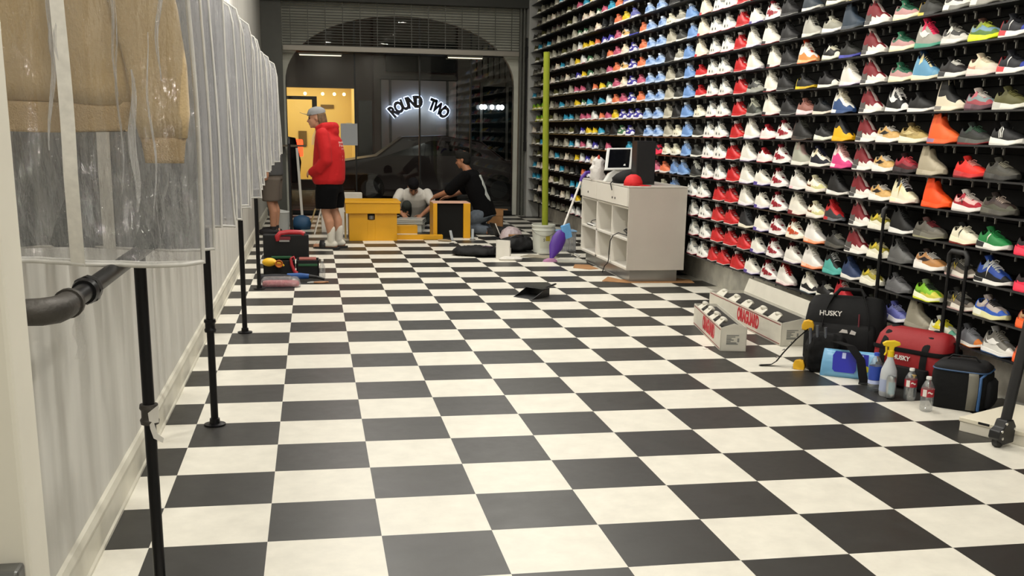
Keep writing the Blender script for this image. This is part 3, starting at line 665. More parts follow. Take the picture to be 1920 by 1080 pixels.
 'YW': ('high', 'mud', '#E4DCB8', '#E8E2C8', '#E4DCB8', '#2A2A30', '#3a2c2c', '#2a2426', '#E8E0D0', '#D9B8B0', '#E8E2C0', '#DADAE0', ('strap', '#D9A81E'), 'cream high-top with yellow-red side tab'),
 'PK': ('run', 'plain', '#8C5C52', '#8C5C52', '#9a6a5e', '#7f5248', '#7f5248', '#2f1c18', '#DAC9CC', '#CBB6BA', '#DDD2D2', '#A06C60', None, 'dusty brown runner with pale pink sole'),
 'PGR': ('run', 'mud', '#7A8C8C', '#A04A52', '#8a5a66', '#B8606a', '#C9BDB4', '#2c3236', '#55303c', '#4a2a36', '#6a3a48', '#D9D4CC', None, 'pink and grey-blue patterned runner'),
 'OLV': ('run', 'plain', '#5C5A32', '#5C5A32', '#66643a', '#55532c', '#55532c', '#23220f', '#DEDCCF', '#D2D0C4', '#B9B8AE', '#66643a', None, 'olive knit runner with white sole'),
 'GO': ('run', 'wave', '#C09858', '#CFA86A', '#D9D0C0', '#B58C4a', '#2a2622', '#1f1a14', '#E6E2DA', '#E6E2DA', '#E6E2DA', '#DCD8D0', ('swoosh', '#241a14'), 'tan runner with black swoosh and white sole'),
 'GO97': ('run', 'wave', '#9C8650', '#B09A60', '#8c7844', '#a8925a', '#5a4a28', '#2c2412', '#E4DEC8', '#D2CAB0', '#E4DEC8', '#8c7a4a', ('swoosh', '#CDBB84'), 'ribbed gold runner'),
 'ORB': ('boot', 'plain', '#E8622A', '#EA6A34', '#D8584a', '#E05424', '#DE4A1E', '#7a2410', '#E8622A', '#D8542a', '#8a6a8a', '#DE4A1E', None, 'tall orange boot with violet heel'),
 'ORB2': ('boot', 'plain', '#F04E12', '#F25A1A', '#EC480E', '#EA440C', '#E23E0A', '#7a200a', '#F0500E', '#E4460A', '#F0500E', '#EC480E', None, 'tall vivid orange boot'),
 'BGB': ('boot', 'plain', '#A89E88', '#B0A690', '#A0967f', '#988e78', '#A0967f', '#5a5242', '#B4AA96', '#A49a86', '#A89E88', '#988e78', None, 'tall beige knit boot'),
 'NBR': ('run', 'mud', '#D2A9A4', '#A4162A', '#8C1626', '#B02a3a', '#C9c0b8', '#3a1216', '#E4DEDA', '#CFC8C2', '#E4DEDA', '#D9D2CA', ('N', '#4a3a3c'), 'pink-and-red runner with N letter'),
 'NBK': ('run', 'mud', '#2E2A20', '#7d746a', '#66686a', '#3a362c', '#2a2822', '#12110d', '#D9D2C6', '#C9A9A4', '#5f5a50', '#8f8c84', ('N', '#E0C83A'), 'dark olive runner with yellow N letter'),
 'BRG': ('run', 'mud', '#4A3A34', '#5a5a4c', '#5c5e50', '#3a2a28', '#33241f', '#17110f', '#55524a', '#45423b', '#5a584c', '#B9A89c', None, 'brown-and-grey strapped runner'),
 'TAN': ('run', 'wave', '#A87A4C', '#B07c46', '#E2D6CC', '#8c6238', '#3a2a26', '#1f1612', '#E6E2DC', '#E6E2DC', '#E6E2DC', '#D9D6D0', ('swoosh', '#2A1620'), 'brown-tan runner with dark swoosh'),
 'DKC': ('high', 'plain', '#26272a', '#26272a', '#303236', '#26272a', '#3a3c40', '#0e0f10', '#D9D2BE', '#b9b29e', '#DED8C6', '#55585c', None, 'black high-top with cream sole'),
 'TEA': ('high', 'half', '#17191a', '#4FA39A', '#17191a', '#1c1e1f', '#17191a', '#0a0b0b', '#4FA39A', '#44928a', '#4FA39A', '#c9cbca', None, 'black shoe on turquoise shell sole'),
 'GRN': ('run', 'plain', '#1E7A3C', '#1f8040', '#1a6a34', '#1E7A3C', '#1a6a34', '#0c3a1c', '#E8E4DC', '#D2CEC6', '#15171a', '#2a8c4a', ('strap', '#E4E0D0'), 'green knit trainer with white sole block'),
 'GRN2': ('run', 'plain', '#5f7a20', '#6a8a22', '#2c3014', '#8AB01E', '#20240f', '#11140a', '#c9cf9a', '#5a5f3a', '#b9bf8a', '#8AB01E', None, 'lime and black runner behind black bag'),
 'GRNY': ('run', 'wave', '#7AB424', '#C9C24A', '#5f8a1c', '#8CD022', '#6a7a58', '#2a3812', '#E8E8D0', '#D9E03A', '#E4E6C4', '#3a4a3a', None, 'chunky lime-green runner'),
 'CLR': ('low', 'plain', '#D9DCC8', '#5c9a84', '#D9DCC8', '#E0D83A', '#b9bcb0', '#3a3c3a', '#E4E2DC', '#cfcfc6', '#E4E2DC', '#E0D83A', ('swoosh', '#E0D428'), 'pale low-top with yellow straps'),
 'SND': ('run', 'mud', '#A88A64', '#E8642E', '#8c3a2a', '#B0946c', '#5a4a36', '#2e2418', '#F0642E', '#E85822', '#F0642E', '#3a3428', ('swoosh', '#8A3228'), 'tan runner with bright orange-red sole'),
 'OR': ('low', 'plain', '#D2704A', '#DA7A54', '#C0603c', '#C8683f', '#B85a36', '#4a2416', '#D9CFC8', '#C9BFB8', '#D9CFC8', '#D88a68', None, 'salmon-orange low-top'),
 'PNK': ('low', 'plain', '#B0506a', '#C0607a', '#A04460', '#a8485f', '#8c3a4e', '#3a1620', '#DAD2D0', '#C9C0BE', '#DAD2D0', '#C87a8c', None, 'rose-pink low-top'),
 'BEI': ('mid', 'plain', '#A09C8C', '#A8A494', '#96927f', '#928e7c', '#8a8674', '#3f3c32', '#C2BEB0', '#a29e90', '#C2BEB0', '#a8a494', None, 'stone-beige mid-top'),
 'PUR': ('low', 'plain', '#3A3490', '#D8D6DE', '#3A3490', '#3A3490', '#2c2870', '#14122c', '#DAD8DE', '#b9b7c2', '#DAD8DE', '#D8D6DE', ('swoosh', '#E2E0E8'), 'violet-blue and white low-top'),
 'TEL': ('low', 'plain', '#2F8FB0', '#3a9aba', '#287f9e', '#2a86a6', '#24708a', '#10323e', '#C9D4D6', '#a9b9bc', '#C9D4D6', '#5ab0c9', None, 'turquoise low-top'),
 'YEL': ('low', 'plain', '#D6B41E', '#DFC02c', '#C4a416', '#CCAC1A', '#B4961a', '#4a3c0c', '#D9D4C0', '#b9b4a0', '#D9D4C0', '#E0CC5a', None, 'yellow low-top'),
 'GRE': ('low', 'plain', '#3f6a4a', '#D2D2C6', '#3f6a4a', '#35603f', '#35603f', '#16281c', '#D2D0C6', '#b2b0a6', '#D2D0C6', '#D2D2C6', ('swoosh', '#D8D8CC'), 'green-and-white low-top'),
 'OLD': ('low', 'plain', '#5c5a4c', '#66645a', '#55534a', '#504e44', '#4a483e', '#22211c', '#8c8a7e', '#6c6a60', '#8c8a7e', '#77756a', None, 'drab grey-brown low-top'),
}
MESH = {}
def smat(c, rough=.6):
    v = [int(c[i:i + 2], 16) / 255 for i in (1, 3, 5)]; k = .36 + .64 * min(1, max(v) / .40)
    return mat('shoe ' + c.lower() + ' %d' % int(rough * 100), [q * k for q in v], rough, spec=.32)
def shoe_mesh(kind, style, emb):
    K = Last(kind)
    def mk(key, f, nm, slots):
        if key not in MESH:
            o = f().build(nm, [M_white] * slots, smooth=50 if nm != 'upper' else 60); MESH[key] = o.data; bpy.data.objects.remove(o)
        return MESH[key]
    P = [('sole', mk((kind, 'sole'), lambda: sole_mb(K), 'sole', 3)), ('upper', mk((kind, style, 'up'), lambda: upper_mb(K, style), 'upper', 6)),
         ('tongue', mk((kind, 'tg'), lambda: tongue_mb(K), 'tongue', 1)), ('laces', mk((kind, 'lc'), lambda: laces_mb(K), 'laces', 1))]
    for i, eb in enumerate(emblem_mbs(K, emb) if emb else []): P.append(('side_mark', mk((kind, emb, i), lambda: eb, 'side_mark', 1)))
    return P
PROTO = {}
def shoe(code):
    """a sneaker: an Empty under the middle of the sole with its parts; later ones of a look are copies"""
    if code in PROTO:
        src = PROTO[code]; r = src.copy(); COL.objects.link(r)
        for c in list(src.children):
            d = c.copy(); COL.objects.link(d); d.parent = r
        return r
    (kind, style, base, over, heel, eye, tong, lin, mid, out, hs, lace, emb, words) = LOOK[code]
    r = bpy.data.objects.new('sneaker' if kind != 'boot' else 'boot', None); COL.objects.link(r); r.empty_display_size = .05
    leather = .42 if code in ('RD', 'WR', 'WH') else .6
    cols = {'sole': [smat(mid, .5), smat(out, .5), smat(hs, .5)], 'upper': [smat(base, leather), smat(over, leather), smat(heel, leather), smat(eye, leather), smat(tong, .75), smat(lin, .85)],
            'tongue': [smat(tong, .75)], 'laces': [smat(lace, .8)], 'side_mark': [smat(emb[1], .45)] if emb else []}
    for nm, me in shoe_mesh(kind, style, emb[0] if emb else None):
        if nm == 'laces' and (kind == 'boot' or code in ('MA', 'BKV', 'YS', 'A3')): continue
        if nm == 'tongue' and kind == 'boot': continue
        o = bpy.data.objects.new(nm, me); COL.objects.link(o); o.parent = r
        for k, mm in enumerate(cols[nm]):
            o.material_slots[k].link = 'OBJECT'; o.material_slots[k].material = mm
    if code in ('RD',):                      # shine on the toe painted on as a pale patch
        K = Last(kind); m = MB(); n = 6; vs = []
        for i in range(n + 1):
            s = .80 + .12 * i / n; half = .014 * (1 - i / n * .5)
            for q in (-1, 1): vs.append((s * K.L - K.L / 2, q * half, K.h(s) + .0015))
        m.add(vs, [(2 * k, 2 * k + 1, 2 * k + 3, 2 * k + 2) for k in range(n)])
        m.build('toe_highlight', smat('#E8907C', .3), r, smooth=60)
    PROTO[code] = r
    return r
def rowz(k): return .286 + .1868 * k
ORD = ['first', 'second', 'third', 'fourth', 'fifth', 'sixth', 'seventh', 'eighth', 'ninth', 'tenth', 'eleventh', 'twelfth', 'thirteenth', 'fourteenth', 'fifteenth', 'sixteenth', 'seventeenth', 'eighteenth', 'nineteenth', 'twentieth']
Mshelf = mat('black shelf', '#0c0c0d', .5)
Mpin = mat('pale hook', '#9d9c98', .4, metal=.4)
YMIN = [-.25, -.25, -.25, -.25, -.25, -.25, -.25, -.25, -.2, .1, .6, 1.9, 3.9, 5.5, 7.2, 9.0, 10.6, 12.2]
pin_me = None
for k in range(18):
    z = rowz(k)
    sh = thing('shoe_shelf', '%s long black shoe shelf up from the floor on the right wall' % ORD[k], 'shelf', (4.42, 0, z), group='black shelves of the shoe wall')
    y0 = max(-.4, YMIN[k] - .6)
    m = MB(); m.box(-.19, 0, y0, 13.28, -.007, -.001)
    m.build('board', Mshelf, sh)
    MB().box(-.1915, -.19, y0, 13.28, -.008, .003).build('front_lip', mat('clear lip', '#232325', .2), sh)
    y = y0 + .1; n = 0
    while y < 8.2 and n < 52:
        if pin_me is None:
            m = MB(); m.box(-.012, -.002, -.004, .004, -.05, -.009).box(-.022, -.002, -.004, .004, -.018, -.009)
            o = m.build('hook', Mpin); pin_me = o.data; bpy.data.objects.remove(o)
        o = bpy.data.objects.new('hook', pin_me); COL.objects.link(o); o.parent = sh; o.location = (-.055 - .02 * ((n * 7) % 3), y, 0)
        y += .155 + .03 * ((n * 5) % 3 - 1); n += 1
ROWS = {
 0: [('WG', 5.133), ('WG', 4.82), ('RD', 4.593), ('RD', 4.309), ('RD', 3.967), ('WP', 3.658), ('WR', 3.304), ('WPT', 2.985), ('WBK', 2.524), ('BW', 2.289), ('RD2', 2.068), ('GRN2', 1.603), ('BLP', 1.318), ('GBG', 0.97), ('CLR', 0.736), ('OGR', 0.574), ('GNK', 0.342), ('SND', 0.099)],
 1: [('WG', 5.132), ('WG', 4.821), ('RD', 4.487), ('RD', 4.16), ('RD', 3.853), ('WP', 3.565), ('WR', 3.231), ('WTE', 2.871), ('WO', 2.548), ('TEA', 2.215), ('NVY', 1.946), ('YG', 1.666), ('GRY2', 1.333), ('GRNY', 0.987), ('NBK', 0.647), ('BLM', 0.359), ('SND', 0.126)],
 2: [('WG', 5.177), ('WG', 4.851), ('RD', 4.504), ('RD', 4.178), ('DKC', 3.838), ('WP', 3.519), ('WR', 3.191), ('WRO', 2.875), ('WO', 2.546), ('DGW2', 2.2), ('MA', 1.897), ('YG', 1.602), ('GRY', 1.336), ('TAN', 1.0), ('NBK', 0.673), ('NMD', 0.376), ('RDB', 0.132)],
 3: [('CG', 6.134), ('BL', 5.768), ('WG', 5.222), ('WG', 4.939), ('RD', 4.494), ('RD', 4.209), ('WH', 3.881), ('WP', 3.54), ('WR', 3.213), ('WGB', 2.851), ('CRM2', 2.544), ('RB', 2.274), ('MA', 1.887), ('YG', 1.596), ('BWC', 1.371), ('GRC', 1.041), ('CRN', 0.677), ('GRN', 0.407), ('RDB', 0.168)],
 4: [('PNK', 6.419), ('OR', 6.109), ('BL', 5.797), ('BL', 5.534), ('BKS', 5.161), ('WG', 4.841), ('WG', 4.525), ('RD', 4.191), ('WH', 3.877), ('WP', 3.561), ('WR', 3.235), ('WGY', 2.884), ('CRM2', 2.586), ('BW4', 2.244), ('MA', 1.884), ('GO', 1.644), ('YW', 1.393), ('ORB2', 1.001), ('NBR', 0.677), ('BRG', 0.396)],
 5: [('RDB', 6.373), ('CG', 6.084), ('CG', 5.793), ('BL', 5.468), ('DGW', 5.161), ('WG', 4.843), ('WG', 4.543), ('RD', 4.222), ('WH', 3.886), ('WPR', 3.55), ('WR', 3.217), ('GSK', 2.871), ('WNV', 2.559), ('WPK', 2.222), ('MA', 1.889), ('GO', 1.645), ('DR', 1.377), ('BGB', 1.094), ('RN', 0.697), ('DGY', 0.409)],
 6: [('BK', 7.083), ('LB', 6.742), ('LB', 6.401), ('BEI', 6.043), ('CG', 5.755), ('BL', 5.45), ('DGW', 5.147), ('WG', 4.845), ('WG', 4.573), ('RD', 4.179), ('WH', 3.848), ('WPR', 3.507), ('WR', 3.19), ('BRN', 2.885), ('BW3', 2.525), ('YS', 2.24), ('MA', 1.888), ('GO', 1.612), ('GO97', 1.32), ('ORB', 1.0), ('BGR', 0.683), ('A3', 0.395)],
 7: [('PUR', 7.172), ('LB', 6.809), ('LB', 6.429), ('BEI', 6.072), ('BK', 5.801), ('BL', 5.511), ('CG', 5.147), ('WG', 4.82), ('WG', 4.551), ('RD', 4.15), ('GBW', 3.835), ('WB', 3.487), ('BK', 3.145), ('PK', 2.846), ('BKW', 2.583), ('WBL', 2.274), ('MA', 1.88), ('BWS', 1.543), ('BKV', 1.265), ('BCR', 0.964), ('PGR', 0.669), ('OLV', 0.404)],
 8: [('OR', 7.076), ('LB', 6.739), ('LB', 6.384), ('BEI', 6.066), ('DGW', 5.765), ('BL', 5.478), ('RW', 5.148), ('WG', 4.837), ('WG', 4.53), ('RD', 4.133), ('GB', 3.833), ('WB', 3.509), ('BK', 3.246), ('YK', 2.897), ('BW2', 2.525), ('WH', 2.192), ('MA', 1.886), ('GM', 1.527), ('BT', 1.247), ('BYG', 0.962), ('CRM', 0.671), ('TR', 0.418)],
 9: [('PNK', 7.103), ('LB', 6.767), ('LB', 6.412), ('BEI', 6.078), ('DGW', 5.777), ('BL', 5.493), ('RW', 5.149), ('WG', 4.84), ('WG', 4.574), ('RD', 4.176), ('WH', 3.898), ('WB', 3.479), ('BK', 3.21), ('OW', 2.894), ('WK', 2.501), ('BU', 2.234), ('MA', 1.914), ('GM', 1.549), ('GT', 1.248), ('BWH', 0.987), ('YB', 0.683), ('TR', 0.45)],
 10: [('OR', 7.09), ('LB', 6.776), ('LB', 6.423), ('BK', 6.106), ('GW', 5.79), ('BL', 5.538), ('CR', 5.193), ('WG', 4.83), ('WG', 4.503), ('RD', 4.208), ('WH', 3.941), ('WB', 3.584), ('BK', 3.243), ('LG', 2.856), ('GW', 2.519), ('ND', 2.23), ('MA', 1.9), ('GM', 1.54), ('DG', 1.243), ('AD1', 0.981), ('AD2', 0.758)],
 11: [('OR', 7.058), ('LB', 6.785), ('LB', 6.415), ('BEI', 6.084), ('DGW', 5.771), ('BL', 5.445), ('CR', 5.152), ('WG', 4.82), ('WG', 4.521), ('RD', 4.192), ('WP', 3.906), ('WR', 3.554), ('BK', 3.266), ('NG', 2.889), ('WK', 2.496), ('DG', 2.168)],
 12: [('OR', 7.085), ('LB', 6.813), ('LB', 6.408), ('CG', 6.13), ('GW', 5.817), ('BL', 5.52), ('CR', 5.125), ('WG', 4.771), ('WG', 4.502), ('RD', 4.2)],
 13: [('LB', 6.898), ('LB', 6.49), ('BK', 6.042)],
 14: [],
}
ROWS[0][-1] = ('SND', -.02); ROWS[1][-1] = ('SND', -.02); ROWS[2][-1] = ('RDB', .02); ROWS[3][-1] = ('RDB', .06)
EXTRA = {5: 'TEL', 6: 'PUR GRE BK', 7: 'PUR PUR YEL', 8: 'PUR PNK OR', 9: 'PUR CRM PNK', 10: 'PUR GO OR', 11: 'PUR CRM PNK', 12: 'BU GO PNK', 13: 'BLP YEL OR', 14: 'LB BLP OR TEL', 15: 'GW'}
for k, s in EXTRA.items():
    R_k = ROWS.setdefault(k, [])
    y = 7.46 if k < 15 else 9.1
    for c in s.split(): R_k.append((c, y)); y += .33
SHOES = []
for k in sorted(ROWS):
    L = sorted(ROWS[k], key=lambda t: t[1])
    ys = [t[1] for t in L]
    for it in range(60):
        for i in range(len(ys) - 1):
            d = .268 - (ys[i + 1] - ys[i])
            if d > 0: ys[i] -= d / 2 * .5; ys[i + 1] += d / 2 * .5
    seen = {}
    tot = {}
    for c, _ in L: tot[LOOK[c][13]] = tot.get(LOOK[c][13], 0) + 1
    for i, (c, _) in enumerate(L):
        rnd = rs(k * 100 + i)
        g = min([abs(ys[i] - ys[j]) for j in (i - 1, i + 1) if 0 <= j < len(ys)] or [1])
        ang = rnd.uniform(-2.5, 3.5)
        o = shoe(c); o.location = (4.285, ys[i], rowz(k)); o.rotation_euler = (0, 0, R(-90 - ang))
        if g < .30: o.scale = (max(.88, (g - .006) / .29), .98, 1)
        w = LOOK[c][13]; seen[w] = seen.get(w, 0) + 1
        lb = w + ' on the %s shelf up' % ORD[k]
        if tot[w] > 1: lb += ', %s such from the right' % ORD[seen[w] - 1]
        kind = 'boot' if LOOK[c][0] == 'boot' else 'sneaker'
        tag(o, lb, kind, 'shoes on the shelf wall'); SHOES.append((lb, o))
# the dim far end: what is past about three hundred shoes, as one object
def far_shoes():
    codes = ['TEL', 'GRE', 'WG', 'CRM', 'BK', 'OR', 'OLD', 'YEL', 'PNK', 'PUR', 'BEI', 'GRC', 'DGW', 'GRNY', 'OLV', 'WBK']
    names = []; m = MB(); LD = {kd: Last(kd, 1) for kd in ('low', 'mid', 'run', 'high')}
    def slot(c, r=.6):
        if c not in names: names.append(c)
        return names.index(c)
    rnd = rs(5)
    def zone(y): return codes[:10] if y < 10.3 else ['OLD', 'BEI', 'GRC', 'OLD', 'DGW', 'CRM', 'OLV', 'TEL', 'OLD', 'BEI']
    near = {}
    for k in range(18):
        top = max([y for _, y in ROWS.get(k, [])] or [0])
        y = max(top + .33, 8.42 if k > 4 else (top + .33 if k == 4 else 7.3), YMIN[k])
        while y < 13.15:
            c = rnd.choice(zone(y))
            if 12.3 < y and k in (7, 8): c = 'GRNY'
            kd = LOOK[c][0] if LOOK[c][0] in LD else 'low'
            K = LD[kd]; A = R(-90 - rnd.uniform(4, 14)); ca, sa = math.cos(A), math.sin(A)
            for mb, cols in ((sole_mb(K), [LOOK[c][8], LOOK[c][9], LOOK[c][10]]), (upper_mb(K, LOOK[c][1]), list(LOOK[c][2:8]))):
                o = len(m.v)
                m.v += [(4.285 + p[0] * ca - p[1] * sa, y + p[0] * sa + p[1] * ca, rowz(k) + p[2]) for p in mb.v]
                for f, z in zip(mb.f, mb.mi): m.f.append(tuple(o + i for i in f)); m.mi.append(slot(cols[z]))
            y += rnd.choice((.31, .33, .36))
    o = m.build('sneaker', [smat(c) for c in names], smooth=60)
    tag(o, 'rows of small dim shoes filling the far end of the shelf wall', 'sneakers'); o['kind'] = 'stuff'
far_shoes()
# ------------------------------------------------------------------ pipe rack
Mpipe = mat('black iron pipe', '#121214', .38, metal=.55)
Miron = mat('cast iron fitting', '#4a4743', .5, metal=.6, bump=.15, bscale=120)
RX = .09
rack = thing('garment_rack', 'black iron pipe garment rack on flanged posts along the left wall', 'garment rack', (RX, 0, 0))
RZ = 2.17
for y in (-1.6, .38, 2.86, 5.02):
    MB().tube([(0, y, .01), (0, y, RZ)], .018, n=14).build('post', Mpipe, rack, smooth=40)
    MB().lathe([(.0, 0), (.052, 0), (.052, .008), (.026, .012), (.024, .035), (.018, .036)], 22, 0, y).build('floor_flange', Mpipe, rack, smooth=40)
    zc = {-1.6: .585, .38: .50, 2.86: .68, 5.02: .60}[y]
    if y < 2: MB().lathe([(.018, zc - .03), (.027, zc - .03), (.029, zc - .018), (.024, zc - .01), (.024, zc + .012), (.029, zc + .02), (.027, zc + .032), (.018, zc + .032)], 16, 0, y).build('coupling', Miron if y < 0 else Mpipe, rack, smooth=40)
MB().tube([(0, -3.0, RZ), (0, 7.0, RZ)], .018, n=14).build('top_rail', Mpipe, rack, smooth=40)
for y in (-1.6, .38, 2.86, 5.02):
    MB().tube([(0, y - .045, RZ), (0, y + .045, RZ)], .026, n=12).tube([(0, y, RZ - .05), (0, y, RZ)], .026, n=12).build('tee_fitting', Miron, rack, smooth=40)
# lower rail leaving the near wall through an elbow
lx, ly, lz = .02, -2.90, 1.118
m = MB(); m.tube([(lx - .30, ly, lz), (lx - .02, ly, lz)], .0185, n=18).tube([(lx + .035, ly + .06, lz), (lx + .035, -1.5, lz)], .0185, n=18)
m.build('lower_rail', Mpipe, rack, smooth=40)
m = MB(); m.tube([(lx - .075, ly, lz), (lx - .03, ly, lz), (lx + .008, ly + .006, lz), (lx + .028, ly + .027, lz), (lx + .035, ly + .06, lz), (lx + .035, ly + .10, lz)], [.024, .024, .025, .025, .024, .024], n=18)
m.tube([(lx - .085, ly, lz), (lx - .068, ly, lz)], .028, n=18).tube([(lx + .035, ly + .095, lz), (lx + .035, ly + .112, lz)], .028, n=18)
m.build('elbow', Miron, rack, smooth=40)
m = MB(); m.tube([(lx + .035, ly + .24, lz), (lx + .035, ly + .255, lz), (lx + .035, ly + .295, lz), (lx + .035, ly + .31, lz)], [.024, .027, .027, .024], n=18).tube([(lx + .035, ly + .262, lz), (lx + .035, ly + .288, lz)], .029, n=8)
m.build('union_fitting', Mpipe, rack, smooth=40)
# paper tag hanging on the nearest post, clear strip under the lower rail
t = thing('paper_tag', 'small torn white paper tag stuck to the nearest rack post', 'tag', (RX + .012, -1.615, .545))
MB().prism([(-.012, .05), (.02, .075), (.018, .02), (.004, .018), (.012, -.015), (.03, -.03), (.026, -.045), (.0, -.03), (-.008, .0)], -.012, -.0105).build('paper', mat('white paper tag', '#D5D2CB', .8), t)
t = thing('plastic_strip', 'thin clear plastic strip dangling below the lower rail elbow', 'plastic strip', (lx + .035 + RX, ly + .17, lz - .021))
m = MB(); r = []
for k in range(9): r.append([(math.sin(k * 1.3) * .004 - .009, .002 * math.cos(k), -k * .0125), (math.sin(k * 1.3) * .004 + .009, .002 * math.cos(k + 1), -k * .0125)])
m.loft(r, close=False); m.build('strip', film('clear strip', .12, gloss=.2), t, smooth=60)
# grey metal corner at the foot of the near wall
b = thing('conduit_box', 'small grey metal box low on the near wall corner at left', 'box', (.04, -3.14, .60))
MB().box(-.07, .080, -.045, 0, -.08, .146).build('housing', mat('galvanised box', '#6f706e', .4, metal=.7), b, bevel=.006)

# ------------------------------------------------------------------ garment bags
Mbind = mat('white binding tape', '#C6C4BE', .5, vary=.12, vscale=30)
Mzip = mat('white zip tape', '#DDDAD2', .6, vary=.12, vscale=60)
def garment_bag(y, zb, half, seed, label, near=False, xc=.08, zt=1.95, depth=.03):
    if near: depth = .058
    rnd = rs(seed)
    g = thing('garment_bag', label, 'garment bag', (xc, y, zb), R(rnd.uniform(-4, 4)) if not near else 0, 'clear garment bags on the rack')
    H = zt - zb; nx, nz = 15, 16
    ph = [rnd.uniform(0, 6) for _ in range(6)]
    def P(u, v, side):
        w = half * (1 - .06 * v); zz = v * H
        if v > .86:                                    # shoulders slope up to the hanger
            q = (v - .86) / .14; w *= 1 - .72 * q ** 1.3
        x = u * w + .008 * math.sin(5 * v + ph[0]) * (1 - v)
        d = depth * (1 - u ** (8 if near else 4) * .9) * (1 - .5 * max(0, v - .6)) * (.35 + .65 * min(1, v / .25))
        wave = .010 * math.sin(9 * u + ph[1] + 2.2 * v) * (1 - .6 * v) + .006 * math.sin(17 * u + ph[2] - 3 * v)
        return Vector((x, side * d + wave + (.012 * math.sin(3 * v + ph[3])), zz + (.006 * math.sin(3 * u + ph[4])) * (1 - v)))
    U = [-1 + 2 * i / nx for i in range(nx + 1)]; V = [j / nz for j in range(nz + 1)]
    Mf = film('clear film near', .065, '#DADCE0', .17, .95, .09, 15, 1.0) if near else film('clear film', .38, '#CFCFD2', .11, .88, .2, 12, .95)
    for side, nm in ((-1, 'front_panel'), (1, 'back_panel')):
        m = MB(); m.loft([[P(u, v, side) for u in U] for v in V], close=False)
        m.build(nm, Mf, g, smooth=179)
    m = MB()
    br = .0052 if near else .0036
    for u in (-1, 1): m.tube([P(u, v, 0) for v in V], br, n=6)
    bot = [P(u, 0, -1) for u in U]; m.tube([p + Vector((0, 0, .004)) for p in bot], br, n=6)
    m.tube([P(u, 0, 1) + Vector((0, 0, .004)) for u in U], br, n=6)
    m.build('edge_binding', Mbind, g, smooth=60)
    m = MB(); r = []
    for v in V:
        a = P(-.04, v, -1); bq = P(.05 + .03 * (1 - v), v, -1); a.y -= .004; bq.y -= .004; r.append([a, bq])
    m.loft(r, close=False); m.build('zip', Mzip, g, smooth=179)
    # creases that catch the light
    for q in range(9 if near else 3):
        u0 = rnd.uniform(-.9, .9); v0 = rnd.uniform(0, .5); v1 = min(.86, v0 + rnd.uniform(.2, .55)); du = rnd.uniform(-.12, .12); w_ = rnd.uniform(.002, .007) if near else rnd.uniform(.0015, .004)
        pts = []
        for j in range(15):
            t = j / 14; v = v0 + (v1 - v0) * t; p_ = P(u0 + du * t + .02 * math.sin(9 * t + q), v, -1); pts.append(p_ - Vector((0, .001, 0)))
        MB().tube(pts, [w_ * (.3 + math.sin(PI * j / 14)) for j in range(15)], n=8, flat=.22, up=(0, 1, 0)).build('crease', film('crease film', .30, '#F2F2F4', .20, 1, .1, 60, .8), g, smooth=179)
    # hanger neck and hook over the rail
    rl = RZ + .022 - zb
    m = MB(); m.tube([(0, 0, H - .04), (0, 0, rl - .05), (.022, 0, rl - .03), (.03, 0, rl - .008), (.018, 0, rl + .006), (-.004, 0, rl + .004), (-.02, 0, rl - .012)], .0025, n=6)
    m.tube([(-.19, 0, H - .14), (-.08, 0, H - .07), (0, 0, H - .04), (.08, 0, H - .07), (.19, 0, H - .14)], .007, n=6)
    m.build('hanger', mat('hanger wire', '#9a9a98', .3, metal=.8), g, smooth=60)
    return g
BAGS = [(-2.35, 1.135), (-1.98, 1.13), (-1.82, 1.165), (-1.55, 1.15), (-1.32, 1.16), (-1.02, 1.12), (-.74, 1.15), (-.44, 1.13), (-.16, 1.16), (.14, 1.13), (.5, 1.14), (.78, 1.15), (1.08, 1.18), (1.36, 1.17),
        (1.66, 1.19), (1.96, 1.18), (2.26, 1.2), (2.56, 1.19), (3.14, 1.2), (3.44, 1.19), (3.74, 1.21), (4.04, 1.22), (4.34, 1.23)]
for i, (y, zb) in enumerate(BAGS):
    n = len(BAGS)
    lbl = 'clear garment bag with the tan sweatshirt inside, nearest on the rack' if i == 0 else ('clear garment bag at the far end of the rack, nearest the shop window' if i == n - 1 else 'clear white-edged garment bag, %s from the near end of the rack' % (ORD + ['twenty-first', 'twenty-second', 'twenty-third'])[i])
    rnd = rs(i + 50)
    garment_bag(y, zb, .272 if i == 0 else .27 + rnd.uniform(-.012, .012), i, lbl, near=(i == 0), xc=.08 + (0 if i == 0 else rnd.uniform(-.012, .02)), zt=1.96 + (rnd.uniform(-.03, .03) if i else 0))

# tan sweatshirt in the first bag
Mtan = mat('tan fleece', '#C6AE86', .9, bump=.25, bscale=160, vary=.08, vscale=12, sheen=.2)
Mrib = mat('tan ribbing', '#C2A880', .9, bump=.5, bscale=260)
sw = thing('sweatshirt', 'tan fleece sweatshirt hanging inside the nearest garment bag', 'sweatshirt', (.08, -2.35, 1.43))
def slab(w0, w1, pts, th=.016, n=12, seed=0):
    """soft cloth body: pts are (z, left x, right x)"""
    m = MB(); rings = []
    for z, a, b in pts:
        r = []
        for k in range(n + 1):
            u = k / n; r.append((a + (b - a) * u, -th * (math.sin(PI * u) ** .5) - .003 * math.sin(9 * u + 20 * z + seed), z + .004 * math.sin(5 * u + seed) * (1 - min(1, z * 2))))
        for k in range(n, -1, -1):
            u = k / n; r.append((a + (b - a) * u, th * (math.sin(PI * u) ** .5), z))
        rings.append(r)
    m.loft(rings); return m
slab(0, 0, [(.060, -.255, .135), (.10, -.262, .148), (.2, -.262, .153), (.34, -.255, .165), (.46, -.22, .185), (.52, -.12, .1)], .017).build('body', Mtan, sw, smooth=179)
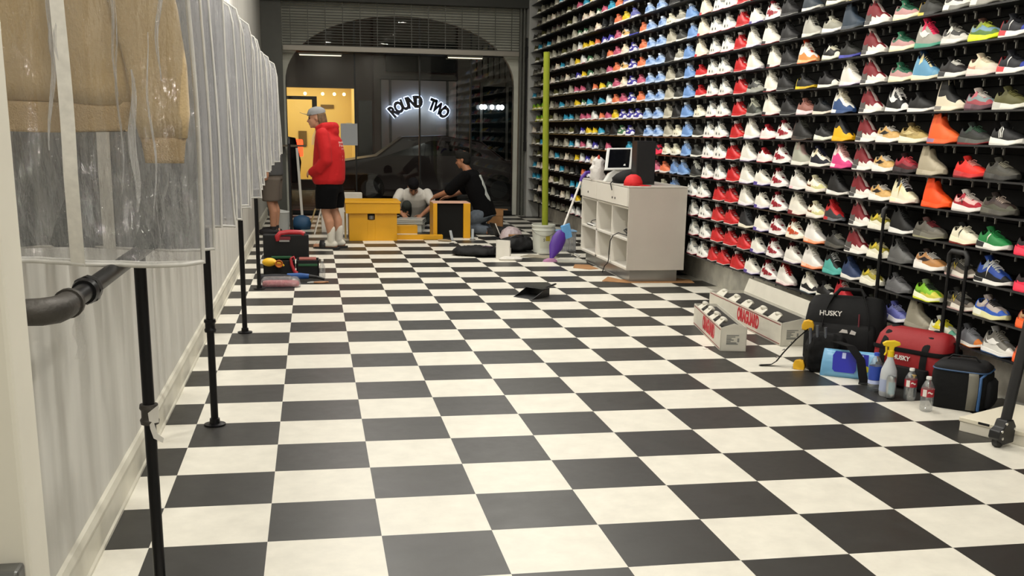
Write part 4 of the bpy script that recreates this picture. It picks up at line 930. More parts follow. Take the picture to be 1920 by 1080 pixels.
slab(0, 0, [(0, -.255, .118), (.006, -.257, .122), (.05, -.262, .142), (.062, -.258, .140)], .019, seed=2).build('waist_band', Mrib, sw, smooth=179)
def sleeve(side):
    m = MB(); rings = []
    # the photo-right sleeve hangs a little lower than the hem
    C = [(.197, -.012, .052), (.196, .04, .060), (.19, .14, .066), (.172, .26, .070), (.145, .40, .072), (.10, .47, .06)] if side > 0 else [(-.235, -.01, .03), (-.235, .1, .04), (-.215, .3, .05), (-.17, .44, .05)]
    for x, z, r in C:
        rings.append([(x + r * math.cos(a), -.018 + .014 * math.sin(a) + (.004 * math.sin(3 * a + z * 30)), z) for a in [2 * PI * k / 14 for k in range(14)]])
    m.loft(rings); o = m.build('sleeve', Mtan, sw, smooth=179)
    x, z, r = C[0]
    m = MB(); rings = []
    for dz, q in ((0, .95), (-.012, .9), (-.045, .82), (-.055, .80)):
        rings.append([(x + r * q * math.cos(a), -.018 + .013 * math.sin(a), z + dz) for a in [2 * PI * k / 14 for k in range(14)]])
    m.loft(rings); m.build('cuff', Mrib, o, smooth=179)
sleeve(1); sleeve(-1)
# pale and dark garments glimpsed in some of the other bags
GC = [('#8d8d8c', 'grey'), ('#2b2c33', 'dark'), ('#a09c98', 'pale grey'), ('#24262c', 'black'), ('#9b979a', 'silver grey'), ('#70737a', 'blue-grey')]
for i, (y, zb) in enumerate(BAGS):
    if i == 0 or (i % 2 and i != 1): continue
    c, nm = GC[(i // 2) % len(GC)] if i != 1 else ('#3c4042', 'charcoal')
    t = thing('shirt', '%s shirt inside the %s garment bag from the near end' % (nm, (ORD + ['twenty-first', 'twenty-second', 'twenty-third'])[i]), 'shirt', (.08, y, zb + .22), group='shirts in the garment bags')
    (slab(0, 0, [(0, -.2, .19), (.2, -.2, .2), (.4, -.21, .21), (.5, -.12, .12)], .012, seed=i) if i > 1 else slab(0, 0, [(-.215, -.25, .235), (.2, -.24, .235), (.45, -.23, .22), (.55, -.12, .12)], .012, seed=i)).build('body', mat('shirt ' + nm, c, .9), t, smooth=179)
# ------------------------------------------------------------------ people
Mskin = mat('skin', '#B58468', .55, vary=.08, vscale=20)
Mskin2 = mat('tanned skin', '#9C6A4C', .55, vary=.08, vscale=20)
def limb(m, pts, rad, n=14):
    m.tube(pts, rad, n=n)
    for p, r in zip(pts, rad): m.ball(p, r * .995, 12, 8)
def trunk(m, secs, n=20):
    """secs: (centre, half width across, half depth, across axis, depth axis)"""
    rings = []
    for c, a, b, X, Y in secs:
        c, X, Y = Vector(c), Vector(X).normalized(), Vector(Y).normalized()
        rings.append([c + X * (a * math.copysign(abs(math.cos(q)) ** .85, math.cos(q))) + Y * (b * math.copysign(abs(math.sin(q)) ** .9, math.sin(q))) for q in [2 * PI * k / n for k in range(n)]])
    m.loft(rings)
def grow(m, name, material, parent, voxel, smooth=5, fac=.5):
    """melts overlapping volumes into one continuous skin"""
    o = m.build(name, material, parent)
    r = o.modifiers.new('remesh', 'REMESH'); r.mode = 'VOXEL'; r.voxel_size = voxel; r.use_smooth_shade = True
    s = o.modifiers.new('smooth', 'SMOOTH'); s.factor = fac; s.iterations = smooth
    return bake(o)
def hand(m, wrist, d, up, side, curl=.5, L=.18):
    """palm with five separate fingers; d points along the hand, up out of its back, side +1 puts the thumb towards d x up"""
    w = Vector(wrist); d = Vector(d).normalized(); up = (Vector(up) - d * Vector(up).dot(d)).normalized(); s = d.cross(up) * side
    pl = L * .50
    rings = []
    for t, a, b in ((0, .024, .017), (.3, .032, .016), (.75, .040, .014), (1.0, .038, .011)):
        c = w + d * (pl * t); rings.append([c + s * (a * math.cos(q)) + up * (b * math.sin(q)) for q in [2 * PI * k / 12 for k in range(12)]])
    m.loft(rings)
    for k, (off, ln) in enumerate(((.030, .070), (.011, .078), (-.009, .073), (-.028, .058))):
        b = w + d * (pl * (.96 - .03 * abs(k - 1.2))) + s * off; dd = d.copy(); pts = [b - d * .012, b]; c = curl * (1 + .12 * k)
        for seg in (.44, .32, .24):
            dd = (dd - up * math.tan(min(1.1, c * .75))).normalized(); b = b + dd * (ln * seg); pts.append(b)
        m.tube(pts, [.0088, .0088, .0082, .0076, .0066], n=8); m.ball(pts[-1], .0066, 8, 6)
    b = w + d * (pl * .28) + s * .026; dd = (d * .6 + s * .8 - up * .25).normalized(); pts = [b - s * .01, b]
    for seg in (.036, .032, .026): b = b + dd * seg; pts.append(b); dd = (dd + d * .35 - up * .2 * curl).normalized()
    m.tube(pts, [.012, .0115, .0100, .0092, .0075], n=8); m.ball(pts[-1], .0075, 8, 6)
def headM(c, yaw=0, pitch=0, roll=0):
    return Matrix.Translation(Vector(c)) @ Euler((R(roll), R(pitch), R(yaw)), 'XYZ').to_matrix().to_4x4()
def head(m, M):
    """skull, jaw, brow, nose, lips, ears; faces local +x"""
    def B(c, r): m.ball(M @ Vector(c), r, 16, 11, M=M.to_3x3())
    B((-.012, 0, .03), (.098, .077, .092)); B((.03, 0, -.03), (.062, .060, .085)); B((.045, 0, -.082), (.040, .038, .028)); B((.070, 0, -.097), (.018, .022, .014))
    B((.072, 0, .022), (.016, .050, .014)); B((.058, .030, -.022), (.026, .024, .024)); B((.058, -.030, -.022), (.026, .024, .024))
    m.tube([M @ Vector(p) for p in ((.080, 0, .012), (.097, 0, -.012), (.108, 0, -.030), (.092, 0, -.040))], [.008, .010, .0125, .010], n=8)
    B((.088, 0, -.060), (.010, .022, .006)); B((.085, 0, -.071), (.010, .019, .006))
    for s in (1, -1):
        B((-.008, s * .078, -.012), (.018, .007, .030)); B((-.004, s * .079, -.034), (.010, .006, .012))
def face_bits(M, root, brow):
    e = MB()
    for s in (1, -1): e.ball(M @ Vector((.080, s * .031, .002)), (.010, .014, .008), 8, 6, M=M.to_3x3())
    lab(e.build('eyes', mat('dark eye', '#241b18', .3), root, smooth=179), 'dark eyes')
    e = MB()
    for s in (1, -1): e.tube([M @ Vector((.085, s * .014, .016)), M @ Vector((.086, s * .032, .021)), M @ Vector((.076, s * .050, .016))], .0045, n=6)
    e.build('eyebrows', brow, root, smooth=179)
F_, L_, U_ = Vector((1, 0, 0)), Vector((0, 1, 0)), Vector((0, 0, 1))

# ---- the man in the red hoodie, standing in profile
p = thing('person', 'standing person in red hoodie, black shorts and grey cap, facing left', 'person', (.765, 8.45, 0), R(163))
m = MB(); H = headM((.115, 0, 1.555), 16, 6)
head(m, H)
limb(m, [(.02, 0, 1.36), (.06, 0, 1.44), (.095, 0, 1.50)], [.062, .056, .055])
trunk(m, [((-.03, 0, .80), .16, .115, L_, F_), ((-.02, 0, .95), .145, .10, L_, F_), ((-.01, 0, 1.15), .165, .11, L_, F_), ((0, 0, 1.30), .18, .11, L_, F_), ((.02, 0, 1.40), .10, .07, L_, F_)])
for s, an, kn in ((1, (-.06, .09, .09), (.0, .10, .47)), (-1, (-.11, -.085, .09), (-.05, -.09, .47))):
    limb(m, [(-.03, s * .085, .84), ((kn[0] - .01), kn[1], kn[2] + .03), kn, (kn[0] - .045, kn[1], .33), (an[0], an[1], .16), an], [.088, .058, .056, .060, .040, .038])
    limb(m, [(an[0] - .05, an[1], .045), (an[0] + .06, an[1], .05), (an[0] + .15, an[1] + s * .01, .04), (an[0] + .20, an[1] + s * .012, .034)], [.034, .040, .036, .026])
sh = {1: (.01, .19, 1.37), -1: (.01, -.19, 1.37)}
for s in (1, -1):
    el, wr = (-.06, s * .225, 1.09), (.14, s * .15, .93)
    limb(m, [sh[s], el, wr], [.052, .042, .029]); hand(m, wr, (.8, -s * .5, -.3), (.2, s * .7, .5), s, .6)
grow(m, 'body', Mskin, p, .008)
face_bits(H, p, mat('brown brow', '#4a3626', .8))
Mred = mat('red fleece', '#B2050B', .85, bump=.6, bscale=16)
m = MB()
trunk(m, [((-.02, 0, .775), .185, .165, L_, F_), ((-.02, 0, .83), .205, .195, L_, F_), ((-.03, 0, .98), .21, .19, L_, F_), ((-.035, 0, 1.15), .215, .18, L_, F_), ((-.03, 0, 1.30), .21, .155, L_, F_), ((.0, 0, 1.40), .165, .11, L_, F_), ((.04, 0, 1.455), .10, .09, L_, F_)])
for s in (1, -1):
    limb(m, [(-.01, s * .19, 1.36), (-.05, s * .225, 1.2), (-.06, s * .232, 1.07), (.03, s * .21, .97), (.13, s * .16, .925)], [.083, .080, .078, .070, .054])
# hood lying on the shoulders
m.tube([(.075, .085, 1.43), (0, .115, 1.455), (-.085, .07, 1.46), (-.11, 0, 1.455), (-.085, -.07, 1.46), (0, -.115, 1.455), (.075, -.085, 1.43)], [.038, .05, .055, .058, .055, .05, .038], n=12)
m.ball((-.10, 0, 1.40), (.06, .12, .09), 14, 9)
hd = lab(grow(m, 'hoodie', Mred, p, .011, 4), 'red hoodie')
m = MB()                                              # the cracked white print down the back
rnd = rs(3)
for k in range(9):
    z = 1.28 - k * .042
    for q in range(3):
        y = -.02 + q * .05 + rnd.uniform(-.008, .008)
        xb = -.03 - (.155 + .02 * min(1, (1.30 - z) / .2)) * (1 - ((y) / .215) ** 2) ** .5 - .008
        m.box(xb - .002, xb + .014, y - .016, y + .016 * rnd.uniform(.2, 1), z - .017, z + .017 * rnd.uniform(0, 1))
lab(m.build('back_print', mat('faded print', '#D9B0A8', .7), hd), 'faded pale lettering print')
m = MB()
for s in (1, -1): m.tube([(.115, s * .03, 1.42), (.155, s * .035, 1.33), (.165, s * .03, 1.24)], .004, n=6)
m.build('drawstring', mat('white cord', '#D9D2CC', .7), hd)
m = MB()
trunk(m, [((-.03, 0, .88), .175, .135, L_, F_), ((-.03, 0, .75), .19, .155, L_, F_), ((-.03, 0, .68), .19, .15, L_, F_)])
for s, k in ((1, 0), (-1, -.04)):
    trunk(m, [((-.03, s * .095, .74), .10, .145, L_, F_), ((k - .015, s * .10, .60), .105, .135, L_, F_), ((k - .01, s * .10, .49), .11, .125, L_, F_)])
lab(grow(m, 'shorts', mat('black jersey', '#040405', .95, spec=.15), p, .011, 3), 'black shorts')
for s, an in ((1, (-.06, .09)), (-1, (-.11, -.085))):
    m = MB(); limb(m, [(an[0] - .008, an[1], .245), (an[0] - .004, an[1], .19), (an[0], an[1], .10)], [.047, .050, .048])
    limb(m, [(an[0] - .045, an[1], .055), (an[0] + .06, an[1], .06), (an[0] + .16, an[1], .048)], [.040, .046, .038])
    lab(grow(m, 'sock', mat('white ribbed sock', '#C9C4B8', .9, bump=.3, bscale=90), p, .009, 3), 'white crew sock')
    m = MB(); prof = [(-.11, .032), (-.08, .048), (0, .046), (.09, .052), (.17, .046), (.215, .02), (.215, -.02), (.17, -.044), (.09, -.05), (0, -.044), (-.08, -.046), (-.11, -.030)]
    m.prism([(an[0] + a + .005, an[1] + b) for a, b in prof], .002, .022, 'z')
    r = []
    for k in range(7):
        a = PI * k / 6; r.append([(an[0] + .06 + q, an[1] + .058 * math.cos(a), .02 + .085 * math.sin(a)) for q in (0, .075)])
    m.loft(r, close=False)
    sl = m.build('slide', mat('black slide', '#141315', .6), p, smooth=40)
    so = sl.modifiers.new('t', 'SOLIDIFY'); so.thickness = .006
m = MB(); Hc = H
r = []
for z, a, b, cx in ((.045, .112, .086, -.008), (.075, .110, .085, -.010), (.105, .092, .074, -.014), (.125, .060, .05, -.016), (.133, .02, .018, -.016)):
    r.append([Hc @ Vector((cx + a * math.cos(q), b * math.sin(q), z - .012 * math.cos(q) * (z < .1))) for q in [2 * PI * k / 24 for k in range(24)]])
m.loft(r)
cap = lab(m.build('cap', mat('grey cap cloth', '#8C8D8E', .85, vary=.1), p, smooth=60), 'grey baseball cap')
m = MB(); r = []
for k in range(13):
    a = R(-62 + k * 124 / 12)
    r.append([Hc @ Vector((-.008 + .108 * math.cos(a), .084 * math.sin(a), .048 + 0 * q)) if q == 0 else Hc @ Vector((.02 + .165 * math.cos(a), .085 * math.sin(a), .062 + .022 * math.cos(a) - .03 * abs(math.sin(a)) ** 2)) for q in (0, 1)])
m.loft(r, close=False); b = m.build('visor', mat('cap visor', '#7b7567', .8), cap, smooth=60)
so = b.modifiers.new('t', 'SOLIDIFY'); so.thickness = .004
MB().ball(Hc @ Vector((-.016, 0, .136)), .006, 8, 6).build('top_button', mat('cap visor', '#7b7567', .8), cap, smooth=179)
m = MB(); rnd = rs(8)
for k in range(34):
    a = R(100 + 160 * k / 33); x, y = -.012 + .100 * math.cos(a), .082 * math.sin(a)
    m.tube([H @ Vector((x * .95, y * .95, .05)), H @ Vector((x, y, -.01)), H @ Vector((x * 1.02 - .004, y * .98, -.055)), H @ Vector((x * .98 - .012 + rnd.uniform(-.01, .01), y * .9, -.095 - rnd.uniform(0, .03)))], [.014, .014, .011, .003], n=6)
lab(grow(m, 'hair', mat('light brown hair', '#6E553A', .7, vary=.4, vscale=40), p, .007, 2), 'light brown shaggy hair')

# ---- the man in the white T-shirt, crouched over the pieces
p = thing('person', 'person in white T-shirt crouched on the floor, head bowed over parts', 'person', (2.08, 11.3, 0), R(-90))
m = MB(); H = headM((.20, -.025, .615), 0, 48)
head(m, H)
limb(m, [(.02, 0, .50), (.09, 0, .54), (.15, -.01, .58)], [.07, .058, .055])
X2 = Vector((.55, 0, .83)).normalized(); D2 = Vector((.83, 0, -.55))
trunk(m, [((-.26, 0, .12), .16, .12, L_, D2), ((-.20, 0, .26), .15, .105, L_, D2), ((-.10, 0, .40), .165, .11, L_, D2), ((0, 0, .49), .185, .105, L_, D2), ((.05, 0, .52), .12, .08, L_, D2)])
aR = [(.03, -.20, .51), (.13, -.285, .385), (.34, -.215, .235)]; aL = [(.03, .20, .51), (.16, .27, .34), (.37, .09, .215)]
limb(m, aR, [.052, .043, .030]); limb(m, aL, [.052, .043, .030])
hand(m, aR[2], (.55, .55, -.45), (.3, -.2, .8), -1, .7); hand(m, aL[2], (.35, -.75, -.5), (.3, .2, .8), 1, .7)
for hip, kn, an in (((-.24, -.10, .13), (.16, -.12, .34), (.10, -.14, .07)), ((-.24, .10, .13), (.10, .30, .17), (.22, .02, .06))):
    limb(m, [hip, kn, an], [.085, .058, .042]); limb(m, [an, (an[0] + .12, an[1] - .02, .035)], [.04, .03])
grow(m, 'body', Mskin2, p, .008)
face_bits(H, p, mat('black brow', '#15110f', .8))
m = MB()
trunk(m, [((-.27, 0, .15), .185, .16, L_, D2), ((-.18, 0, .27), .185, .16, L_, D2), ((-.07, 0, .39), .20, .165, L_, D2), ((.01, 0, .49), .205, .15, L_, D2), ((.075, 0, .545), .125, .105, L_, D2)])
for a, s in ((aR, -1), (aL, 1)):
    A, B = Vector(a[0]), Vector(a[1]); limb(m, [A, A.lerp(B, .35), A.lerp(B, .66)], [.074, .072, .071])
lab(grow(m, 't_shirt', mat('white cotton', '#C9C5BC', .9, bump=.25, bscale=24), p, .010, 3), 'white T-shirt')
m = MB()
trunk(m, [((-.29, 0, .08), .18, .14, L_, D2), ((-.24, 0, .20), .17, .13, L_, D2)])
for hip, kn, an in (((-.24, -.10, .13), (.16, -.12, .34), (.10, -.14, .09)), ((-.24, .10, .13), (.10, .30, .17), (.22, .04, .07))): limb(m, [hip, kn, an], [.10, .075, .058])
lab(grow(m, 'trousers', mat('dark green drill', '#2A2F2A', .9), p, .011, 3), 'dark green trousers')
m = MB(); r = []
for z, a, b, cx in ((.018, .104, .083, -.012), (.05, .106, .085, -.014), (.09, .097, .078, -.016), (.118, .066, .054, -.018), (.132, .02, .02, -.018)):
    r.append([H @ Vector((cx + a * math.cos(q), b * math.sin(q), z + .015 * math.cos(q))) for q in [2 * PI * k / 22 for k in range(22)]])
m.loft(r); m.ball(H @ Vector((-.045, 0, -.01)), (.066, .076, .075), 14, 9, M=H.to_3x3())
lab(grow(m, 'hair', mat('black hair', '#09070a', .85, spec=.2), p, .008, 2), 'short black hair')
m = MB(); A, B = Vector(aR[1]), Vector(aR[2]); d = (B - A).normalized(); c = A.lerp(B, .84)
m.tube([c - d * .014, c + d * .014], .040, n=16); w = m.build('watch', mat('black strap', '#0d0d0f', .5), p, smooth=40)
MB().box(-.022, .022, -.020, .020, 0, .012, M=frame(c + Vector((.02, -.034, .012)), d, Vector((0, 0, 1)))).build('watch_face', mat('watch glass', '#9aa0a6', .15, metal=.6), w, bevel=.003)
m = MB()
for an in ((.10, -.14), (.22, .02)):
    m.ball((an[0] + .10, an[1] - .01, .045), (.15, .052, .045), 14, 8)
lab(m.build('shoes', mat('dark canvas shoe', '#1d1d20', .7), p, smooth=179), 'dark shoes')

# ---- the man in the black T-shirt, kneeling with his back to us
p = thing('person', 'kneeling person in black T-shirt and pale jeans reaching for the yellow frame', 'person', (2.86, 10.3, 0), R(153))
m = MB(); H = headM((.185, 0, 1.035), 6, 14)
head(m, H)
limb(m, [(.09, 0, .84), (.13, 0, .91), (.165, 0, .97)], [.068, .058, .056])
D3 = Vector((.95, 0, -.3))
trunk(m, [((-.14, 0, .30), .165, .125, L_, D3), ((-.09, 0, .44), .15, .11, L_, D3), ((.0, 0, .64), .175, .115, L_, D3), ((.07, 0, .79), .19, .105, L_, D3), ((.105, 0, .86), .11, .075, L_, D3)])
aL = [(.08, .205, .81), (.33, .235, .585), (.53, .20, .515)]; aR = [(.08, -.205, .81), (.27, -.25, .58), (.47, -.12, .5)]
for a in (aL, aR): limb(m, a, [.055, .046, .031])
hand(m, aL[2], (.75, -.05, -.55), (.45, .2, .8), 1, .75); hand(m, aR[2], (.8, .2, -.4), (.4, -.2, .8), -1, .6)
for s in (1, -1):
    limb(m, [(-.13, s * .10, .30), (.20, s * .15, .085), (.02, s * .14, .065), (-.24, s * .12, .055)], [.09, .065, .055, .042]); limb(m, [(-.24, s * .12, .055), (-.36, s * .12, .05)], [.042, .036])
grow(m, 'body', Mskin2, p, .008)
face_bits(H, p, mat('black brow', '#15110f', .8))
Mbt = mat('black cotton', '#050506', .95, spec=.15, bump=.2, bscale=20)
m = MB()
trunk(m, [((-.17, 0, .24), .195, .15, L_, D3), ((-.12, 0, .42), .185, .14, L_, D3), ((-.02, 0, .63), .205, .145, L_, D3), ((.055, 0, .80), .205, .12, L_, D3), ((.11, 0, .885), .10, .08, L_, D3)])
for a in (aL, aR):
    A, B = Vector(a[0]), Vector(a[1]); limb(m, [A, A.lerp(B, .45), A.lerp(B, .85)], [.083, .086, .084])
ts = lab(grow(m, 't_shirt', Mbt, p, .011, 3), 'black T-shirt')
m = MB()                                              # tall pale print on the back
pts = [(.0, .83), (.03, .82), (.035, .74), (.075, .70), (.07, .62), (.11, .56), (.09, .50), (.055, .47), (.03, .52), (.045, .60), (.015, .66), (.005, .75)]
def backx(y, z): return -.12 + (z - .42) * .47 - .155 * (1 - (y / .21) ** 2) ** .5 - .004
vs = [(backx(y, z) - .004, y, z) for y, z in pts] + [(backx(y, z) + .02, y, z) for y, z in pts]; n = len(pts)
m.add(vs, [tuple(range(n)), tuple(range(2 * n - 1, n - 1, -1))] + [(i, (i + 1) % n, (i + 1) % n + n, i + n) for i in range(n)])
lab(m.build('back_print', mat('pale back print', '#A9ADA8', .7), ts), 'tall pale print')
m = MB()
trunk(m, [((-.17, 0, .22), .18, .145, L_, D3), ((-.13, 0, .36), .165, .13, L_, D3)])
for s in (1, -1): limb(m, [(-.13, s * .10, .28), (.20, s * .15, .095), (.02, s * .14, .085), (-.20, s * .12, .07)], [.115, .085, .075, .062])
lab(grow(m, 'jeans', mat('pale denim', '#5D6670', .9, vary=.3, vscale=14, bump=.2, bscale=60), p, .011, 3), 'pale grey-blue jeans')
m = MB()
for s in (1, -1):
    m.ball((-.32, s * .12, .055), (.13, .052, .052), 14, 8); m.prism([(-.47, -.04), (-.43, -.052), (-.2, -.04), (-.2, .04), (-.43, .052), (-.47, .04)], .07, .10, 'z', M=Matrix.Translation((0, s * .12, 0)))
lab(m.build('shoes', mat('black trainer', '#16171a', .6), p, smooth=60), 'black shoes')
m = MB(); r = []
for z, a, b, cx in ((.01, .106, .085, -.014), (.05, .108, .086, -.014), (.09, .098, .079, -.016), (.118, .066, .054, -.018), (.132, .02, .02, -.018)):
    r.append([H @ Vector((cx + a * math.cos(q), b * math.sin(q), z + .02 * math.cos(q))) for q in [2 * PI * k / 22 for k in range(22)]])
m.loft(r); m.ball(H @ Vector((-.045, 0, -.02)), (.066, .077, .08), 14, 9, M=H.to_3x3())
lab(grow(m, 'hair', mat('dark grey-brown hair', '#191815', .9, spec=.2), p, .008, 2), 'short dark hair')

# ---- the person half hidden behind the garment bags
p = thing('person', 'person mostly hidden behind garment bags, bare legs and dark shoes showing', 'person', (.05, 10.2, 0), R(172))
m = MB(); H = headM((.05, 0, 1.60), 0, 4)
head(m, H); limb(m, [(0, 0, 1.42), (.03, 0, 1.52)], [.06, .055])
trunk(m, [((0, 0, .85), .16, .115, L_, F_), ((0, 0, 1.15), .16, .105, L_, F_), ((0, 0, 1.34), .18, .11, L_, F_), ((0, 0, 1.44), .10, .07, L_, F_)])
for s in (1, -1):
    limb(m, [(0, s * .09, .88), (.02, s * .10, .48), (-.02, s * .10, .32), (-.01, s * .10, .09)], [.088, .056, .058, .038]); limb(m, [(-.05, s * .1, .045), (.14, s * .11, .04)], [.036, .032])
    a = [(0, s * .2, 1.40), (-.03, s * .26, 1.12), (.02, s * .26, .88)]; limb(m, a, [.05, .042, .029]); hand(m, a[2], (.15, 0, -1), (-.2, s, 0), s, .4)
grow(m, 'body', Mskin, p, .010)
face_bits(H, p, mat('brown brow', '#4a3626', .8))
m = MB(); trunk(m, [((0, 0, .80), .19, .15, L_, F_), ((0, 0, 1.15), .19, .14, L_, F_), ((0, 0, 1.36), .2, .13, L_, F_), ((0, 0, 1.47), .10, .08, L_, F_)])
for s in (1, -1): limb(m, [(0, s * .2, 1.39), (-.01, s * .245, 1.2)], [.08, .08])
lab(grow(m, 't_shirt', mat('grey tee', '#4b4b4c', .9), p, .014, 3), 'dark grey T-shirt')
m = MB(); trunk(m, [((0, 0, .90), .17, .13, L_, F_), ((0, 0, .75), .18, .14, L_, F_)])
for s in (1, -1): trunk(m, [((0, s * .095, .76), .10, .13, L_, F_), ((.01, s * .10, .46), .105, .115, L_, F_)])
lab(grow(m, 'shorts', mat('brown-grey shorts', '#5d544b', .9), p, .012, 3), 'brown-grey shorts')
m = MB()
for s in (1, -1): m.ball((.05, s * .105, .045), (.15, .055, .05), 14, 8); m.tube([(-.01, s * .10, .03), (-.01, s * .10, .12)], .045, n=14)
lab(m.build('shoes', mat('dark shoe', '#1b1a1d', .7), p, smooth=60), 'dark shoes')
m = MB(); m.ball(H @ Vector((-.02, 0, .05)), (.10, .082, .085), 14, 9, M=H.to_3x3()); m.build('hair', mat('dark hair', '#2a211b', .8), p, smooth=179)
# ------------------------------------------------------------------ things on the floor
def sring(a, b, z, n=24, e=.45, cx=0, cy=0):
    return [(cx + a * math.copysign(abs(math.cos(q)) ** e, math.cos(q)), cy + b * math.copysign(abs(math.sin(q)) ** e, math.sin(q)), z) for q in [2 * PI * k / n for k in range(n)]]
def plank(m, p, x, y, z, L, W_, H):
    """box of size L x W x H with corner p and unit axes x, y, z"""
    p, x, y, z = map(Vector, (p, x, y, z))
    c = [p, p + x * L, p + x * L + y * W_, p + y * W_]
    m.hexa(c + [q + z * H for q in c])
Mlam = mat('white laminate', '#D9D5CC', .35)
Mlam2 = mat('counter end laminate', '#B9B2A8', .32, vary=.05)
# ---- white counter with cubbies
c = thing('service_counter', 'white laminate shop counter with open cubbies beside the shoe wall', 'counter', (3.615, 5.19, 0))
D, LN, Z0, Z1 = .59, 1.87, .12, .925
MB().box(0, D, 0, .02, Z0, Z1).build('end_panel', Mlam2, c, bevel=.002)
MB().box(0, D, LN - .02, LN, Z0, Z1).build('end_panel', Mlam, c, bevel=.002)
MB().box(-.01, D + .01, -.005, LN + .005, Z1, Z1 + .012).build('worktop', mat('grey-white worktop', '#C4BFB6', .3), c, bevel=.003)
m = MB(); m.box(.4, .42, .02, LN - .02, Z0, Z1 - .0)
m.build('back_panel', Mlam, c)
m = MB(); m.box(0, .42, .02, LN - .02, Z0, Z0 + .022).box(0, .42, .02, LN - .02, .405, .425).box(0, .42, .02, LN - .02, .715, .735)
m.build('shelf_board', Mlam, c, bevel=.002)
for y, t_ in ((.585, .022), (1.165, .052)): MB().box(0, .42, y, y + t_, Z0, Z1 - .01).build('divider', Mlam, c, bevel=.002)
for y0, y1, keys in ((.012, 1.172, (.42, .52)), (1.192, LN - .004, (.33,))):
    d = MB().box(-.018, 0, y0, y1, .742, Z1 - .004).build('drawer_front', Mlam, c, bevel=.002)
    for k in keys:
        MB().tube([(-.018, y0 + k, .80), (-.024, y0 + k, .80)], .011, n=12).build('lock', mat('chrome lock', '#6b6b6b', .25, metal=.9), d, smooth=40)
MB().box(.05, D - .05, .06, LN - .06, 0, Z0).build('plinth', mat('brushed steel plinth', '#9B9A97', .28, metal=.75), c)
def cable(name, label, pts, r, m_, loc=(0, 0, 0)):
    o = MB().tube(pts, r, n=6).build(name, m_, None, smooth=60); o.location = loc
    return tag(o, label, 'cable')
Mcord = mat('black cord', '#121213', .5)
cable('power_cord', 'black cord trailing out of the near counter cubby down its front', [(.1, .25, .43), (0, .33, .46), (-.03, .42, .425), (-.035, .50, .36), (-.03, .55, .25), (-.03, .56, .16), (-.02, .62, .12), (-.03, .7, .08), (-.03, .78, .003)], .005, Mcord, (3.615, 5.19, 0))
k = thing('cable_bundle', 'coil of dark cables stuffed into the upper near cubby of the counter', 'cables', (3.75, 5.45, .427))
m = MB()
for i in range(4):
    m.tube([((.05 + .012 * i) * math.cos(a), (.13 + .012 * i) * math.sin(a), .012 + .012 * i + .01 * math.sin(2 * a + i)) for a in [2 * PI * q / 20 for q in range(21)]], .006, n=6)
m.build('coil', Mcord, k, smooth=60); MB().box(-.06, .05, -.02, .1, .05, .075).build('adapter', mat('dark plastic', '#232226', .5), k, bevel=.008)
k = thing('router', 'slim white-and-black box with cord on the far upper cubby shelf', 'router', (3.70, 6.72, .427))
MB().box(-.07, .1, -.14, .14, 0, .022).build('case', mat('white plastic', '#D8D8D4', .4), k, bevel=.006); MB().box(-.072, -.068, -.13, .13, .004, .012).build('black_strip', Mcord, k)
MB().tube([(-.02, 0, .02), (-.05, .05, .03), (-.06, -.05, .06), (.05, -.12, .09), (.08, -.15, .03)], .004, n=6).build('cord', Mcord, k, smooth=60)
# on the counter: till tower, tablet stand, bag, red cap, tissue
k = thing('speaker_tower', 'tall plain black box standing on the white counter', 'tower', (3.875, 5.62, .937))
MB().box(-.098, .098, -.09, .09, 0, .43).build('case', mat('black laminate', '#0D0D0F', .35), k, bevel=.006); MB().box(-.09, .09, -.094, -.09, .03, .42).build('grille', mat('black cloth', '#0a0a0b', .8), k)
k = thing('tablet_till', 'white tilted tablet till with dark screen on the counter', 'tablet', (3.72, 6.15, .937))
X, Y = Vector((1, .12, .02)).normalized(), Vector((.42, .55, .62)).normalized(); Y = (Y - X * Y.dot(X) * .45).normalized(); Zt = X.cross(Y)
m = MB(); plank(m, Vector((-.12, -.06, .115)), X, Y, Zt, .30, .30, .018); m.build('frame', mat('white plastic', '#D8D8D4', .4), k, bevel=.006)
m = MB(); plank(m, Vector((-.12, -.06, .115)) + X * .03 + Y * .025 - Zt * .003, X, Y, Zt, .24, .25, .0242); m.build('screen', mat('dark screen', '#0b0c10', .12), k)
m = MB(); m.prism([(-.10, 0), (.14, 0), (.16, .03), (.12, .19), (.02, .12), (-.05, .08)], -.02, .07); m.build('stand', mat('white plastic', '#D8D8D4', .4), k, bevel=.008)
k = thing('wrapped_bundle', 'crumpled white wrapped bundle with red tip at the counter far end', 'bundle', (3.665, 6.62, .937))
m = MB(); rings = []; rnd = rs(12)
for z, r0 in ((0, .075), (.03, .088), (.08, .075), (.12, .085), (.16, .06), (.20, .064), (.235, .035), (.245, .01)):
    rings.append([(r0 * (1 + rnd.uniform(-.22, .22)) * math.cos(q) + .05 * z, r0 * (1 + rnd.uniform(-.22, .22)) * math.sin(q), z + rnd.uniform(-.006, .006) * (z > 0)) for q in [2 * PI * i / 14 for i in range(14)]])
m.loft(rings); m.build('wrapping', mat('white tissue', '#C6C2BE', .8, bump=.8, bscale=40), k, smooth=40)
MB().ball((.005, -.03, .235), (.016, .016, .03), 10, 7).build('tip', mat('red tip', '#B8402c', .5), k, smooth=179)
k = thing('shoulder_bag', 'slumped black bag lying on the white counter behind the red cap', 'bag', (3.82, 5.88, .937))
m = MB(); m.loft([sring(.17, .15, 0, e=.7), sring(.18, .16, .05, e=.7), sring(.14, .13, .09, e=.75), sring(.10, .11, .125, e=.8, cx=.03), sring(.03, .04, .14, e=1, cx=.03)]); m.build('body', mat('black nylon', '#09090a', .75, spec=.25, bump=.4, bscale=16), k, smooth=179)
